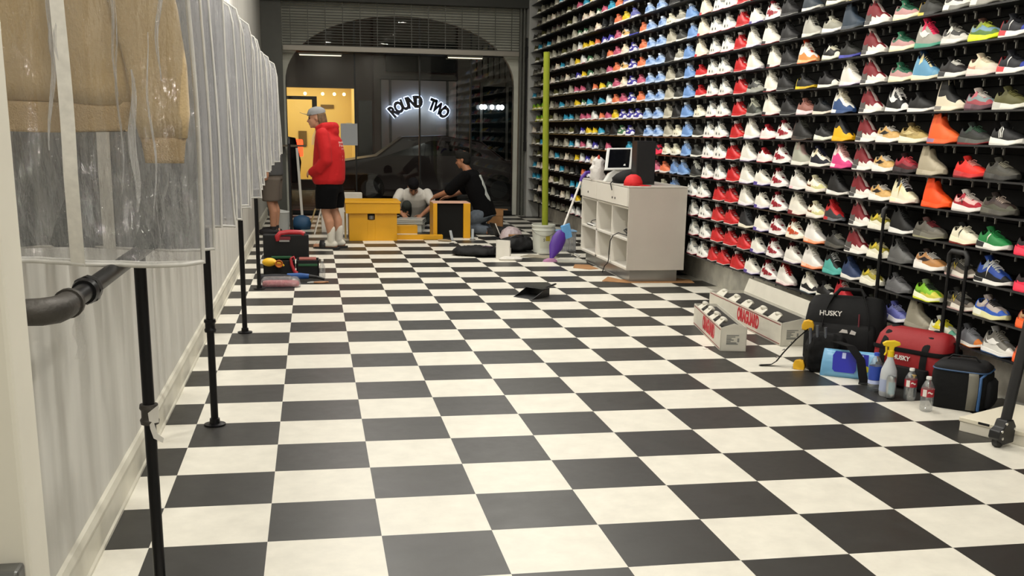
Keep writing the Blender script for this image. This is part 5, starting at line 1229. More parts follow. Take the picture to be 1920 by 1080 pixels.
MB().tube([(-.19, -.05, .03), (-.24, -.12, .0), (-.245, -.2, -.06)], .006, n=6).build('strap', Mcord, k, smooth=60)
k = thing('baseball_cap', 'bright red cap lying at the near edge of the white counter', 'cap', (3.70, 5.36, .937), R(-25))
m = MB(); m.loft([sring(.095, .085, 0, e=1), sring(.092, .082, .04, e=1), sring(.07, .062, .085, e=1), sring(.03, .028, .108, e=1)]); m.build('crown', mat('red cap cloth', '#C4141A', .7), k, smooth=179)
m = MB(); r = []
for q in range(11):
    a = R(-60 + 12 * q); r.append([(.09 * math.cos(a), .082 * math.sin(a), .012), (.03 + .15 * math.cos(a), .09 * math.sin(a), .004)])
m.loft(r, close=False); o = m.build('visor', mat('red cap cloth', '#C4141A', .7), k, smooth=179); s_ = o.modifiers.new('t', 'SOLIDIFY'); s_.thickness = .005
k = tag(MB().prism([(3.40, 5.30), (3.62, 5.16), (4.30, 5.12), (4.34, 5.36), (4.1, 5.5), (3.62, 5.4), (3.55, 5.62)], .0, .004, 'z').build('cardboard_sheet', mat('brown cardboard', '#9A7046', .85, vary=.15)), 'flat brown cardboard lying under the near end of the counter', 'cardboard')
k = tag(MB().prism([(3.36, 6.35), (3.5, 6.2), (3.62, 6.25), (3.6, 6.6), (3.45, 6.65)], .0, .004, 'z').build('cardboard_sheet', mat('brown cardboard', '#9A7046', .85, vary=.15)), 'flat brown cardboard scrap at the far foot of the counter', 'cardboard')

# ---- broom, bucket, tube
k = thing('broom', 'purple-headed broom with white stick propped on the far end of the counter', 'broom', (3.23, 6.93, 0))
Mpur = mat('purple plastic', '#4A2487', .45)
A, B = Vector((.15, .06, .36)), Vector((.36, .10, .91))
MB().tube([A, B], .0125, n=12).build('stick', mat('white enamelled stick', '#DAD7D2', .35), k, smooth=60)
MB().tube([B - (B - A) * .02, B + Vector((.01, .0, .03)), B + Vector((.06, .02, .085)), B + Vector((.12, .02, .09))], [.018, .022, .020, .014], n=12).build('hand_grip', Mpur, k, smooth=60)
m = MB(); rings = []
for t, w, th in ((0, .02, .02), (.12, .035, .022), (.4, .075, .03), (.72, .078, .03), (.95, .05, .026), (1, .03, .02)):
    cpt = Vector((.012, 0, .035)).lerp(Vector((.145, .055, .345)), t); rings.append([cpt + Vector((math.cos(q) * w, math.sin(q) * th, -math.cos(q) * w * .35)) for q in [2 * PI * i / 16 for i in range(16)]])
m.loft(rings); m.build('head', Mpur, k, smooth=60)
m = MB(); plank(m, (.16, .03, .24), Vector((.75, .1, .25)).normalized(), (0, 1, 0), Vector((-.2, 0, .9)).normalized(), .11, .05, .16); m.build('blue_brush', mat('pale blue bristle', '#5E9BD0', .7, bump=.6, bscale=200), k, bevel=.006)
m = MB(); m.loft([sring(.085, .05, .0, e=.8, cx=.0), sring(.075, .045, .022, e=.8), sring(.03, .03, .04, e=.9, cx=.01)]); m.build('pad', mat('pinkish pad', '#9A6C8E', .8), k, smooth=60)
k = thing('bucket', 'off-white plastic bucket on the floor left of the broom', 'bucket', (3.345, 7.87, 0))
MB().lathe([(0, .004), (.112, .0), (.118, .006), (.136, .27), (.142, .272), (.142, .285), (.138, .29), (.139, .315), (.146, .318), (.146, .34), (.140, .342), (.132, .34), (.112, .012), (0, .010)], 30).build('body', mat('bucket plastic', '#C6C8BE', .4, vary=.1), k, smooth=40)
MB().tube([(.146 * math.cos(a), .146 * math.sin(a) , .30 - .10 * math.sin(a * 1) * 0 - .09 * abs(math.sin(a))) for a in [R(180 + 180 * q / 16) for q in range(17)]], .003, n=6).build('wire_handle', mat('steel wire', '#8b8b88', .3, metal=.9), k, smooth=60)
m = MB(); r = []
for q in range(9):
    a = R(-118 + 60 * q / 8); r.append([(.1235 * math.cos(a), .1235 * math.sin(a), .06), (.1345 * math.cos(a), .1345 * math.sin(a), .23)])
m.loft(r, close=False); lb_ = m.build('label', mat('bucket label', '#B9BAAA', .6), k, smooth=60)
m = MB(); r = []
for q in range(5):
    a = R(-88 + 24 * q / 4); r.append([(.1325 * math.cos(a), .1325 * math.sin(a), .15), (.1362 * math.cos(a), .1362 * math.sin(a), .21)])
m.loft(r, close=False); lab(m.build('yellow_patch', mat('ochre print', '#A6962E', .6), lb_, smooth=60), 'ochre yellow print')
m = MB(); m.tube([(.1345 * math.cos(R(a)), .1345 * math.sin(R(a)), .165 + .02 * math.sin(R(b))) for a, b in ((-100, 0), (-96, 80), (-93, 20), (-96, -70), (-100, -40))], .003, n=5).build('print_mark', mat('dark print', '#33332c', .7), lb_, smooth=60)
k = thing('foam_tube', 'tall lime-green foam tube standing in the white bucket', 'tube', (3.345, 7.85, .02))
MB().tube([(.02, 0, 0), (.008, 0, .8), (-.004, 0, 1.6), (-.01, 0, 2.33)], .0375, n=20).build('tube', mat('lime foam', '#7C8612', .8, bump=.15, bscale=120), k, smooth=60)
MB().tube([(-.01, 0, 2.329), (-.01, 0, 2.333)], .018, n=14).build('bore', M_dark, k, smooth=40)
k = thing('storage_bin', 'small clear plastic bin on the floor behind the broom', 'bin', (3.66, 8.05, 0))
m = MB()
for x0, x1, y0, y1 in ((-.12, -.115, -.1, .1), (.115, .12, -.1, .1), (-.12, .12, -.1, -.095), (-.12, .12, .095, .1)): m.box(x0, x1, y0, y1, 0, .24)
m.box(-.12, .12, -.1, .1, 0, .006); m.build('tub', film('clear bin', .3, '#C9CCD0', .1), k); MB().box(-.128, .128, -.108, .108, .24, .255).build('lid', mat('pale blue lid', '#7fa6c9', .4), k, bevel=.004)
cable('cable', 'white cable looping on the floor beside the broom', [(3.62, 7.5, .005), (3.7, 7.7, .005), (3.66, 7.25, .03), (3.55, 7.1, .005), (3.7, 7.0, .005)], .006, mat('white cable', '#CFCFCB', .5))

# ---- black dustpan out on the floor
k = thing('dustpan', 'black dustpan lying alone in the middle of the checker floor', 'dustpan', (2.50, 4.36, 0), R(38))
m = MB(); m.prism([(-.13, .0), (.10, .006), (.11, .075), (.10, .08), (.095, .012), (-.125, .004)], -.11, .11)
for y in (-.112, .106): m.prism([(-.13, 0), (.11, .004), (.11, .078), (.04, .07)], y, y + .006)
m.build('pan', mat('black plastic', '#151616', .35), k, bevel=.003); MB().box(.02, .112, -.112, .112, .072, .080).build('hood', mat('black plastic', '#151616', .35), k, bevel=.003)
MB().tube([(.10, 0, .05), (.17, 0, .06), (.27, 0, .075), (.33, 0, .085)], [.02, .015, .016, .012], n=12, flat=.6).build('handle', mat('black plastic', '#151616', .35), k, smooth=60)

# ---- open cartons by the shoe wall
Mcar = mat('white carton', '#C9C5B8', .75, vary=.06, vscale=10); Mcin = mat('carton hollow shade', '#2a2723', .9); Mred2 = mat('red print', '#B3202C', .6); Mgr = mat('grey print', '#7d7d78', .7)
def carton(name_label, p, ang, L, Wd, H, flaps, back_lid):
    k = thing('carton', name_label, 'box', (p[0], p[1], 0), R(ang), 'long white cartons by the shoe wall')
    t = .004                      # local: x across the end, y along
    m = MB(); m.box(0, Wd, 0, t, 0, H).box(0, Wd, L - t, L, 0, H).box(0, t, 0, L, 0, H).box(Wd - t, Wd, 0, L, 0, H).box(0, Wd, 0, L, 0, t)
    m.build('body', Mcar, k)
    MB().box(t + .002, Wd - t - .002, t + .002, L - t - .002, t, H - .022).build('hollow_shade', Mcin, k)  # dark block put in for the shade inside the open carton
    n = flaps
    for i in range(n):            # tuck tabs along the open edge
        y0 = .10 + i * (L - .14) / n
        m = MB(); w_ = (L - .2) / n * .62
        m.prism([(y0, 0), (y0 + w_, 0), (y0 + w_ - .015, .055), (y0 + .015, .055)], -.0015, .0015, 'x', M=Matrix.Translation((.004, 0, H)) @ Matrix.Rotation(R(48 + 8 * (i % 2)), 4, 'Y'))
        m.build('tuck_flap', Mcar, k)
        m = MB(); m.ball((.05, y0 + w_ * .5, H + .03), (.030, .035, .018), 10, 7, M=Matrix.Rotation(R(30), 3, 'Y')); m.build('tab', Mcar, k, smooth=60)
    m = MB(); m.prism([(.0, H), (Wd * .5, H + .03), (Wd, H), (Wd, H - .002), (0, H - .002)], .0, .004, 'y'); m.build('end_flap', Mcar, k)
    if back_lid:
        m = MB(); plank(m, (Wd, .03, H), (0, 1, 0), Vector((.35, 0, .94)).normalized(), Vector((.94, 0, -.35)), L * .98, back_lid, .004); m.build('lid', Mcar, k)
    text_mesh('print', 'ORAGUARD', .13, .0012, Mred2, frame((-.0012, L * .42, H * .52), (0, -1, 0), (0, 0, 1)), k, bold=.006, sx=.62)
    m = MB(); m.box(-.0015, 0, .02, L - .02, H - .018, H - .012).box(-.0015, 0, .02, L - .02, .012, .017); m.build('red_line', mat('dark red print', '#7d2a2c', .7), k)
    m = MB()
    for i, (w_, z) in enumerate(((.085, .68), (.06, .61), (.035, .54), (.05, .48), (.03, .42), (.07, .36), (.08, .31))):
        m.box(.04, .04 + w_, -.0015, 0, H * z - .003, H * z + .004)
    m.box(.115, .128, -.0015, 0, H * .40, H * .56); m.build('label_print', Mgr, k)
    return k
carton('shorter open white carton in front, its lid tabs up, facing the camera', (3.305, 1.86), -10, 1.05, .178, .162, 4, .0)
kB = carton('longer open white carton behind, with lid leaning to the wall', (3.795, 1.97), -2, 1.55, .30, .165, 5, .11)
m = MB(); m.box(3.215, 3.25, 1.93, 1.95, 0, .004); tag(m.build('paper_scrap', M_white), 'tiny white scrap of paper beside the shorter carton', 'paper scrap')

def rumple(o, strength, scale, lv=2):
    """soft sagging folds in cloth"""
    su = o.modifiers.new('sub', 'SUBSURF'); su.levels = su.render_levels = lv
    tx = bpy.data.textures.new('folds', 'CLOUDS'); tx.noise_scale = scale; tx.noise_depth = 3
    d = o.modifiers.new('folds', 'DISPLACE'); d.texture = tx; d.strength = strength; d.mid_level = .62; d.texture_coords = 'GLOBAL'
    return o
# ---- black tool bag with pull handle
Mnyl = mat('black bag nylon', '#09090a', .75, spec=.25, bump=.4, bscale=16); Mnyl2 = mat('black webbing', '#0c0c0d', .8, spec=.25)
def pull_handle(root, cx, cy, w, z0, z1, rz):
    m = MB(); ca, sa = math.cos(R(rz)), math.sin(R(rz))
    for s in (-1, 1):
        x, y = cx + s * w / 2 * ca, cy + s * w / 2 * sa; m.tube([(x, y, z0), (x, y, z0 + (z1 - z0) * .5)], .0125, n=10); m.tube([(x, y, z0), (x, y, z1 - .02)], .0100, n=10)
    m.build('telescopic_rods', mat('black anodised tube', '#111113', .35, metal=.4), root, smooth=60)
    m = MB(); m.tube([(cx - (w / 2 + .004) * ca, cy - (w / 2 + .004) * sa, z1 - .06), (cx - (w / 2 + .002) * ca, cy - (w / 2 + .002) * sa, z1 - .01), (cx - (w / 2 - .02) * ca, cy - (w / 2 - .02) * sa, z1 + .008), (cx + (w / 2 - .02) * ca, cy + (w / 2 - .02) * sa, z1 + .008), (cx + (w / 2 + .002) * ca, cy + (w / 2 + .002) * sa, z1 - .01), (cx + (w / 2 + .004) * ca, cy + (w / 2 + .004) * sa, z1 - .06)], .0155, n=10)
    m.build('grip', mat('black rubber grip', '#0e0e0f', .6), root, smooth=60)
def soft_bag(root, L, Wd, H, m_, top=.7, n=32):
    m = MB(); m.loft([sring(L / 2 * .95, Wd / 2 * .95, 0, n, .35), sring(L / 2, Wd / 2, .03, n, .35), sring(L / 2 * 1.01, Wd / 2 * 1.03, H * .35, n, .35), sring(L / 2, Wd / 2, H * .66, n, .38), sring(L / 2 * .96, Wd / 2 * top, H * .86, n, .45), sring(L / 2 * .86, Wd / 2 * top * .55, H * .97, n, .55), sring(L / 2 * .7, Wd / 2 * .15, H, n, .7)])
    return m.build('body', m_, root, smooth=50)
b1 = thing('tool_bag', 'big black wheeled tool bag with tall pull handle by the wall', 'bag', (4.015, 1.48, 0), R(-33))
soft_bag(b1, .50, .34, .43, Mnyl)
m = MB(); m.loft([sring(.20, .045, .06, 20, .4, cy=-.175), sring(.21, .05, .1, 20, .4, cy=-.18), sring(.20, .045, .24, 20, .4, cy=-.175), sring(.19, .02, .27, 20, .5, cy=-.165)]); m.build('front_pocket', mat('black pocket nylon', '#0b0b0c', .75, spec=.25, bump=.3, bscale=20), b1, smooth=50)
m = MB()
for x in (-.13, .16): m.tube([(x, -.222, .08), (x, -.215, .2), (x * .95, -.185, .32), (x * .8, -.12, .39), (x * .6, -.03, .445)], .012, n=6, flat=.3)
m.tube([(-.08, -.05, .435), (-.05, -.02, .475), (.08, -.02, .475), (.11, -.05, .435)], .013, n=8); m.build('carry_straps', Mnyl2, b1, smooth=60)
text_mesh('logo', 'HUSKY', .044, .001, mat('white print', '#D5D2CC', .6), frame((-.085, -.179, .335), (1, 0, .02), (0, .25, 1)), b1, bold=.001)
m = MB(); m.tube([(.10, -.215, .1), (.095, -.19, .26), (.09, -.165, .34)], .005, n=6); lab(m.build('zip_piping', mat('maroon piping', '#5a1420', .7), b1, smooth=60), 'maroon piping')
m = MB(); m.prism([(-.02, 0), (.0, .022), (.03, .018), (.035, -.002)], -.001, .001, M=Matrix.Translation((.0, -.226, .225))).prism([(.045, 0), (.055, .026), (.085, .014), (.08, -.006)], -.001, .001, M=Matrix.Translation((.0, -.226, .22)))
m.build('white_tags', mat('white print', '#D5D2CC', .6), b1)
pull_handle(b1, .20, .16, .085, .40, .995, 30)
for x in (-.2, .2): MB().tube([(x - .02, .155, .035), (x + .02, .155, .035)], .035, n=16).build('wheel', Mcord, b1, smooth=40)
# ---- red tool bag
b2 = thing('tool_bag', 'red and black wheeled tool bag with tall pull handle behind the cooler', 'bag', (4.125, .80, 0), R(-62))
Mrb = mat('red nylon', '#8C0A12', .65, bump=.35, bscale=18)
soft_bag(b2, .47, .25, .335, Mrb, .75)
m = MB()
for x in (-.15, .12):
    m.tube([(x, -.132, .02), (x, -.134, .16), (x, -.120, .24), (x, -.07, .305), (x, 0, .34), (x, .07, .305), (x, .13, .2)], .022, n=8, flat=.15, up=(0, 0, 1))
m.build('straps', Mnyl2, b2, smooth=60)
m = MB(); m.loft([sring(.240, .132, .205, 32, .36), sring(.243, .135, .215, 32, .36), sring(.240, .132, .232, 32, .36)], cap=False); m.build('black_band', Mnyl2, b2, smooth=50)
m = MB(); m.loft([sring(.17, .04, .02, 20, .4, cy=-.15), sring(.175, .045, .06, 20, .4, cy=-.155), sring(.165, .03, .125, 20, .45, cy=-.15)]); m.build('front_pocket', mat('dark pocket', '#0e0d0e', .8, spec=.25), b2, smooth=50)
text_mesh('logo', 'HUSKY', .036, .001, mat('white print', '#D5D2CC', .6), frame((-.02, -.136, .172), (1, 0, 0), (0, .1, 1)), b2, bold=.001)
Mtip = mat('yellow plastic', '#D8A81C', .45)
MB().prism([(.1, .052), (.13, .052), (.13, .062), (.119, .064), (.119, .092), (.125, .094), (.125, .102), (.1, .102), (.1, .094), (.109, .092), (.109, .064), (.1, .062)], -.20, -.19).build('yellow_tool_tip', Mtip, b2, bevel=.002)
MB().box(-.06, -.03, -.2, -.185, .095, .11).build('yellow_tool_tip', Mtip, b2, bevel=.002)
pull_handle(b2, .185, .02, .17, .22, .80, -28)
# ---- tool pouch with belt in front of the black bag
b3 = thing('tool_pouch', 'black tool pouch and belt heaped in front of the black bag', 'tool pouch', (3.74, 1.19, 0), R(-30))
m = MB(); m.loft([sring(.11, .08, 0, 24, .5), sring(.13, .1, .05, 24, .5), sring(.135, .1, .16, 24, .5), sring(.11, .08, .235, 24, .6), sring(.06, .045, .25, 24, .7)]); rumple(m.build('pouch', Mnyl, b3, smooth=179), .045, .06)
m = MB()
for x, z in ((-.09, .23), (-.05, .25), (.0, .24)): m.tube([(x, -.06, z - .08), (x - .01, -.07, z + .05)], .010, n=8)
m.build('tool_handles', mat('steel grey tools', '#5b5f66', .4, metal=.5), b3, smooth=60)
def ribbon(pts, wv, w, th=.004):
    m = MB(); wv = Vector(wv).normalized() * (w / 2); r = []
    for p in pts: p = Vector(p); r.append([p - wv, p + wv, p + wv + Vector((0, 0, th)), p - wv + Vector((0, 0, th))])
    m.loft(r); return m
bl = ribbon([(-.12, .02, .255), (-.19, .03, .18), (-.26, .035, .09), (-.30, .03, .03), (-.33, .02, .008), (-.40, .0, .003)], (.15, 1, -.1), .05).build('belt', Mnyl2, b3, smooth=40)
for x, z in ((-.215, .15), (-.255, .10), (-.29, .05)): MB().tube([Vector((x - .006, .03, z + .007)), Vector((x - .0085, .03, z + .0115))], .011, n=14).build('eyelet', mat('steel eyelet', '#C9C9C6', .25, metal=.8), bl, smooth=40)
ribbon([(.06, -.1, .21), (.15, -.165, .20), (.215, -.21, .13), (.235, -.235, .04), (.245, -.26, .006)], (1, .4, 0), .055).build('hanging_strap', Mnyl2, b3, smooth=40)
MB().box(.215, .28, -.30, -.255, .0, .008, ).build('buckle', mat('black plastic', '#151616', .35), b3, bevel=.002)
def tape(label, loc, rz, dz=0):
    t = thing('tape_measure', label, 'tape measure', loc, R(rz), 'yellow tape measures')
    MB().prism([(-.035, 0), (.035, 0), (.038, .03), (.028, .058), (.0, .066), (-.028, .058), (-.038, .03)], -.018, .018).build('case', mat('yellow tape case', '#D6A51E', .4), t, bevel=.006)
    MB().lathe([(0, -.0195), (.02, -.0195), (.022, -.018)], 16, M=Matrix.Translation((0, 0, .033)) @ Matrix.Rotation(PI / 2, 4, 'X')).build('black_centre', Mcord, t, smooth=40)
    MB().box(-.044, -.03, -.012, .012, 0, .012).build('blade_end', mat('steel eyelet', '#C9C9C6', .25, metal=.8), t)
    return t
tape('yellow tape measure on the floor at the foot of the tool pouch', (3.60, 1.255, 0), -40)
tape('yellow tape measure clipped high on the tool pouch', (3.66, 1.30, .245), -30)
# ---- pack of wipes
k = thing('wipes_pack', 'light blue plastic pack of wipes leaning on the tool pouch', 'pack', (3.80, .985, 0), R(-36))
Mx = Matrix.Rotation(R(-14), 4, 'X')
m = MB(); m.loft([[Mx @ Vector(p) for p in sring(.175, .004, .0, 24, .3)], [Mx @ Vector(p) for p in sring(.175, .022, .02, 24, .35)], [Mx @ Vector(p) for p in sring(.172, .030, .085, 24, .35)], [Mx @ Vector(p) for p in sring(.168, .022, .15, 24, .35)], [Mx @ Vector(p) for p in sring(.166, .004, .17, 24, .3)]])
m.build('pack', mat('pale blue film', '#6FA6CC', .25, bump=.3, bscale=20), k, smooth=50)
m = MB(); m.prism([(-.10, .045), (-.085, .03), (.03, .03), (.04, .05), (.035, .155), (-.09, .158), (-.105, .13)], -.0312, -.0308, M=Mx); m.prism([(.05, .05), (.11, .05), (.105, .15), (.055, .152)], -.0310, -.0306, M=Mx)
lab(m.build('blue_panel', mat('deep blue print', '#2026A0', .3), k), 'deep blue printed panel')
m = MB(); m.prism([(.085, .045), (.1, .04), (.112, .048), (.112, .075), (.1, .082), (.086, .076)], -.0318, -.0314, M=Mx); m.build('yellow_badge', mat('yellow badge', '#C9C22A', .4), k)
m = MB(); m.box(-.05, -.028, -.0318, -.0314, .115, .15, M=Mx).box(.06, .075, -.0318, -.0314, .115, .145, M=Mx); m.build('white_patch', mat('pale print', '#B9C4E8', .4), k)
# ---- bottles
Mpet = film('clear bottle', .10, '#C9D4DC', .16, .93, .05, 8, .2); Mwater = film('water', .06, '#DCE6EA', .10, .95, .03, 8, .05)
def bottle(label, loc, h, r, capcol, labcol, lz0, lz1, square=False):
    k = thing('water_bottle', label, 'bottle', loc, 0, 'plastic water bottles on the floor')
    n = 24; prof = [(.0, .006), (r * .72, 0), (r * .95, .008), (r, .025), (r * .97, h * .2), (r, h * .3), (r, h * .62), (r * .95, h * .70), (r * .55, h * .86), (r * .36, h * .9), (r * .36, h * .93)]
    MB().lathe(prof, n, cap=True).build('shell', Mpet, k, smooth=50)
    MB().lathe([(0, .008), (r * .68, .008), (r * .92, .02), (r * .9, h * .42), (0, h * .42)], n).build('water', Mwater, k, smooth=50)
    MB().lathe([(0, h), (r * .40, h), (r * .42, h - .004), (r * .42, h * .925), (0, h * .925)], n).build('cap', mat('cap ' + capcol, capcol, .4), k, smooth=40)
    lb_ = MB().lathe([(r * 1.012, h * lz0), (r * 1.012, h * lz1)], n, cap=False).build('label', mat('label ' + labcol, labcol, .45), k, smooth=60)
    return k, lb_
k, l_ = bottle('clear bottle with blue cap and blue label, left of the spray bottle', (3.79, .665, 0), .226, .037, '#2348B0', '#1E3E9A', .30, .66)
m = MB().lathe([(.038, .045), (.038, .066)], 24, cap=False); m.build('white_band', mat('pale print', '#B9C4E8', .4), l_, smooth=60)
for lb_t, loc, h in (('red-labelled small water bottle right of the silver can', (3.875, .425, 0), .185), ('nearest red-labelled water bottle, standing before the black cooler', (3.835, .19, 0), .192)):
    k, l_ = bottle(lb_t, loc, h, .034, '#E0E0DC', '#A31E2E', .44, .66)
    m = MB(); r_ = []
    for q in range(5):
        a = R(-165 + 9 * q); r_.append([(.0348 * math.cos(a), .0348 * math.sin(a), h * .45), (.0348 * math.cos(a), .0348 * math.sin(a), h * .65)])
    m.loft(r_, close=False); m.build('white_print', mat('white print', '#D5D2CC', .6), l_, smooth=60)
    m = MB(); r_ = []
    for q in range(7):
        a = R(-120 + 8 * q); z = h * .56 + .004 * math.sin(q); r_.append([(.0348 * math.cos(a), .0348 * math.sin(a), z - .004), (.0348 * math.cos(a), .0348 * math.sin(a), z + .004)])
    m.loft(r_, close=False); m.build('script_print', mat('white print', '#D5D2CC', .6), l_, smooth=60)
k = thing('spray_bottle', 'white spray bottle with yellow trigger between the water bottles', 'spray bottle', (3.805, .545, 0), R(160))
MB().lathe([(0, .004), (.040, 0), (.045, .01), (.046, .12), (.043, .15), (.022, .205), (.018, .215), (.018, .23), (0, .23)], 24).build('body', mat('frosted bottle', '#B4B8BC', .35), k, smooth=50)
m = MB().lathe([(.0468, .03), (.0468, .10)], 24, cap=False); m.build('label', mat('faint blue label', '#9AA4C0', .5), k, smooth=60)
Myel = mat('yellow trigger', '#E0C013', .4)
MB().lathe([(0, .228), (.019, .228), (.019, .262), (.013, .268), (0, .268)], 16).build('collar', Myel, k, smooth=40)
m = MB(); m.prism([(-.012, .262), (.012, .262), (.014, .285), (.045, .292), (.05, .305), (.03, .318), (-.015, .322), (-.045, .312), (-.048, .298), (-.016, .285)], -.014, .014); m.prism([(.022, .29), (.034, .288), (.03, .255), (.038, .235), (.030, .232), (.020, .255)], -.008, .008)
m.build('trigger_head', Myel, k, bevel=.004)
k = thing('drink_can', 'slim silver can standing in front of the spray bottle', 'can', (3.785, .475, 0))
MB().lathe([(0, .004), (.02, .003), (.025, .008), (.027, .016), (.027, .115), (.023, .127), (.022, .131), (.019, .129), (0, .128)], 22).build('body', mat('brushed aluminium', '#B4B8BA', .28, metal=.9), k, smooth=50)
MB().box(-.006, .010, -.005, .005, .129, .131).build('ring_pull', mat('brushed aluminium', '#B4B8BA', .28, metal=.9), k)
m = MB(); r_ = []
for q in range(7):
    a = R(-150 + 14 * q); r_.append([(.0273 * math.cos(a), .0273 * math.sin(a), .03), (.0273 * math.cos(a), .0273 * math.sin(a), .1)])
m.loft(r_, close=False); m.build('pale_print', mat('pale can print', '#93A6AC', .4), k, smooth=60)
# ---- cooler bag
k = thing('cooler_bag', 'black lunch cooler bag with grey panel and blue trim near the wall', 'bag', (4.09, .27, 0), R(-46))
a, b = .148, .118
m = MB(); m.loft([sring(a * .93, b * .93, 0, 28, .38), sring(a, b, .025, 28, .38), sring(a * 1.02, b * 1.03, .12, 28, .38), sring(a, b, .215, 28, .4), sring(a * .95, b * .94, .24, 28, .42)]); m.build('body', mat('black cooler cloth', '#08090a', .8, spec=.25, bump=.3, bscale=24), k, smooth=50)
m = MB(); m.loft([sring(a * .98, b * .97, .24, 28, .42), sring(a * .97, b * .96, .258, 28, .45), sring(a * .8, b * .78, .285, 28, .6), sring(a * .3, b * .3, .295, 28, .8)]); m.build('lid', mat('black cooler lid', '#0b0c0e', .7, spec=.3, bump=.2, bscale=24), k, smooth=50)
m = MB(); ring = sring(a * .985, b * .975, .24, 40, .42); m.tube(ring + ring[:1], .005, n=6); lab(m.build('zip', mat('blue zip', '#27466a', .5), k, smooth=60), 'blue zip around the lid')
m = MB(); r_ = []
for z, s in ((.012, .965), (.12, 1.035), (.215, 1.012), (.238, .96)):
    r_.append([(a * s * q, -b * s * 1.003 - .002 if abs(q) < .8 else -b * s, z) for q in (.38, .55, .72)])
m.loft(r_, close=False); o = m.build('grey_panel', mat('grey cooler panel', '#6E6C62', .8), k, smooth=50); s_ = o.modifiers.new('t', 'SOLIDIFY'); s_.thickness = .006; s_.offset = 0
m = MB(); m.tube([(a * .78, -b * 1.0, .015), (a * .80, -b * 1.04, .12), (a * .79, -b * 1.0, .215), (a * .9, -b * .7, .238)], .008, n=6); lab(m.build('blue_trim', mat('blue trim', '#2C5688', .5), k, smooth=60), 'blue trim strip')
m = MB(); m.loft([sring(.02, .085, .03, 18, .5, cx=a), sring(.03, .09, .06, 18, .5, cx=a), sring(.025, .085, .17, 18, .5, cx=a), sring(.01, .07, .19, 18, .6, cx=a)]); m.build('side_pocket', mat('black mesh', '#101113', .85, spec=.25), k, smooth=50)
m = MB(); m.tube([(-a * .6, -.02, .285), (-a * .4, -.02, .318), (a * .4, -.02, .318), (a * .6, -.02, .285)], .010, n=8, flat=.5); m.build('handle', Mnyl2, k, smooth=60); k.scale = (1, 1, .9)
# ---- flat white box and the trolley foot at the right edge
k = thing('flat_box', 'flat white lidded box on the floor at the right edge', 'box', (3.79, -.19, 0), R(25.5))
MB().box(0, .50, -.48, 0, 0, .062).build('base', mat('white card', '#CFCABC', .7), k, bevel=.002); MB().box(-.004, .504, -.484, .004, .05, .072).build('lid', mat('cream card lid', '#DBD4C0', .6), k, bevel=.003)
MB().box(-.0052, -.004, -.16, -.10, .058, .07).build('thumb_notch', M_dark, k)
k = thing('trolley_frame', 'black folding trolley leg with caster at the right edge', 'trolley', (3.835, -.47, 0), R(20))
MB().tube([(.0, 0, .06), (.06, 0, .40), (.17, 0, 1.0)], .028, n=14, flat=.7).build('leg', mat('black painted tube', '#0f0f11', .45), k, smooth=50)
MB().prism([(-.07, .05), (-.065, .085), (-.035, .10), (-.02, .135), (.03, .135), (.055, .10), (.05, .02), (-.02, .015), (-.05, .03)], -.03, .03).build('hinge_plate', mat('black painted tube', '#0f0f11', .45), k, bevel=.005)
m = MB()
for x, z in ((-.052, .085), (-.045, .05), (-.025, .12), (.04, .09)): m.tube([(x, -.03, z), (x, -.035, z)], .007, n=10)
m.build('bolts', mat('steel eyelet', '#C9C9C6', .25, metal=.8), k, smooth=40)
MB().tube([(-.03, -.014, .028), (-.03, .014, .028)], .028, n=20).build('caster_wheel', Mcord, k, smooth=40)
# ------------------------------------------------------------------ yellow display pieces being put together
Myw = mat('yellow painted wood', '#D49A0A', .42, vary=.06, vscale=5)
Mblk = mat('black box lining', '#0c0c0a', .8, spec=.25)
k = thing('pedestal_box', 'yellow painted box pedestal with overhanging lid and small square hole', 'display box', (1.05, 9.30, 0))
w, d = .625, .62
m = MB(); m.box(0, .24, 0, .018, 0, .36).box(.335, w, 0, .018, 0, .36).box(.24, .335, 0, .018, 0, .275).box(.24, .335, 0, .018, .355, .36)
m.box(0, .018, .018, d, 0, .36).box(w - .018, w, .018, d, 0, .36).box(0, w, d - .018, d, 0, .36)
m.build('body', Myw, k, bevel=.002)
MB().box(-.045, w + .04, -.04, d + .04, .36, .492).build('rim', Myw, k, bevel=.003)
MB().box(-.06, w + .05, -.05, d + .05, .492, .512).build('lid', Myw, k, bevel=.003)
m = MB(); m.box(.24, .335, .018, .10, .275, .355); h = m.build('hole_lining', M_dark, k); MB().tube([(.29, .012, .285), (.29, .012, .33)], .036, n=16).build('steel_lock', mat('brushed steel', '#8a8a88', .3, metal=.85), h, smooth=40)
MB().box(-.05, -.03, .3, .5, 0, .34).build('batten', mat('pale batten', '#C9B27A', .6), k)
k = thing('display_frame', 'open yellow box frame with black inside, standing on end', 'display box', (2.19, 9.62, 0))
w, d, h = .51, .44, .47
m = MB(); m.box(0, .055, .0, d, 0, h).box(w - .095, w, 0, d, 0, h); m.build('side_panel', Myw, k, bevel=.002)
MB().box(.055, w - .095, .05, .06, .0, h - .004).build('black_panel', Mblk, k); MB().box(.055, w - .095, d - .02, d, 0, h).build('back_panel', Mblk, k)
MB().box(.0, w, .012, d, h, h + .008).build('raw_edge', mat('raw pinkish edge', '#C9A08a', .6), k)
k = thing('yellow_plank', 'low yellow plank lying on the floor between the yellow boxes', 'plank', (1.66, 9.44, 0)); MB().box(0, .64, 0, .11, 0, .06).build('plank', Myw, k, bevel=.002)
k = thing('yellow_plank', 'shorter yellow plank lying farther back beneath the white panels', 'plank', (1.70, 10.30, 0)); MB().box(0, .34, 0, .16, 0, .11).build('plank', Myw, k, bevel=.002)
k = thing('acrylic_panel', 'stack of pale translucent panels on the floor before the crouching person', 'panels', (1.72, 10.55, .0), R(-12))
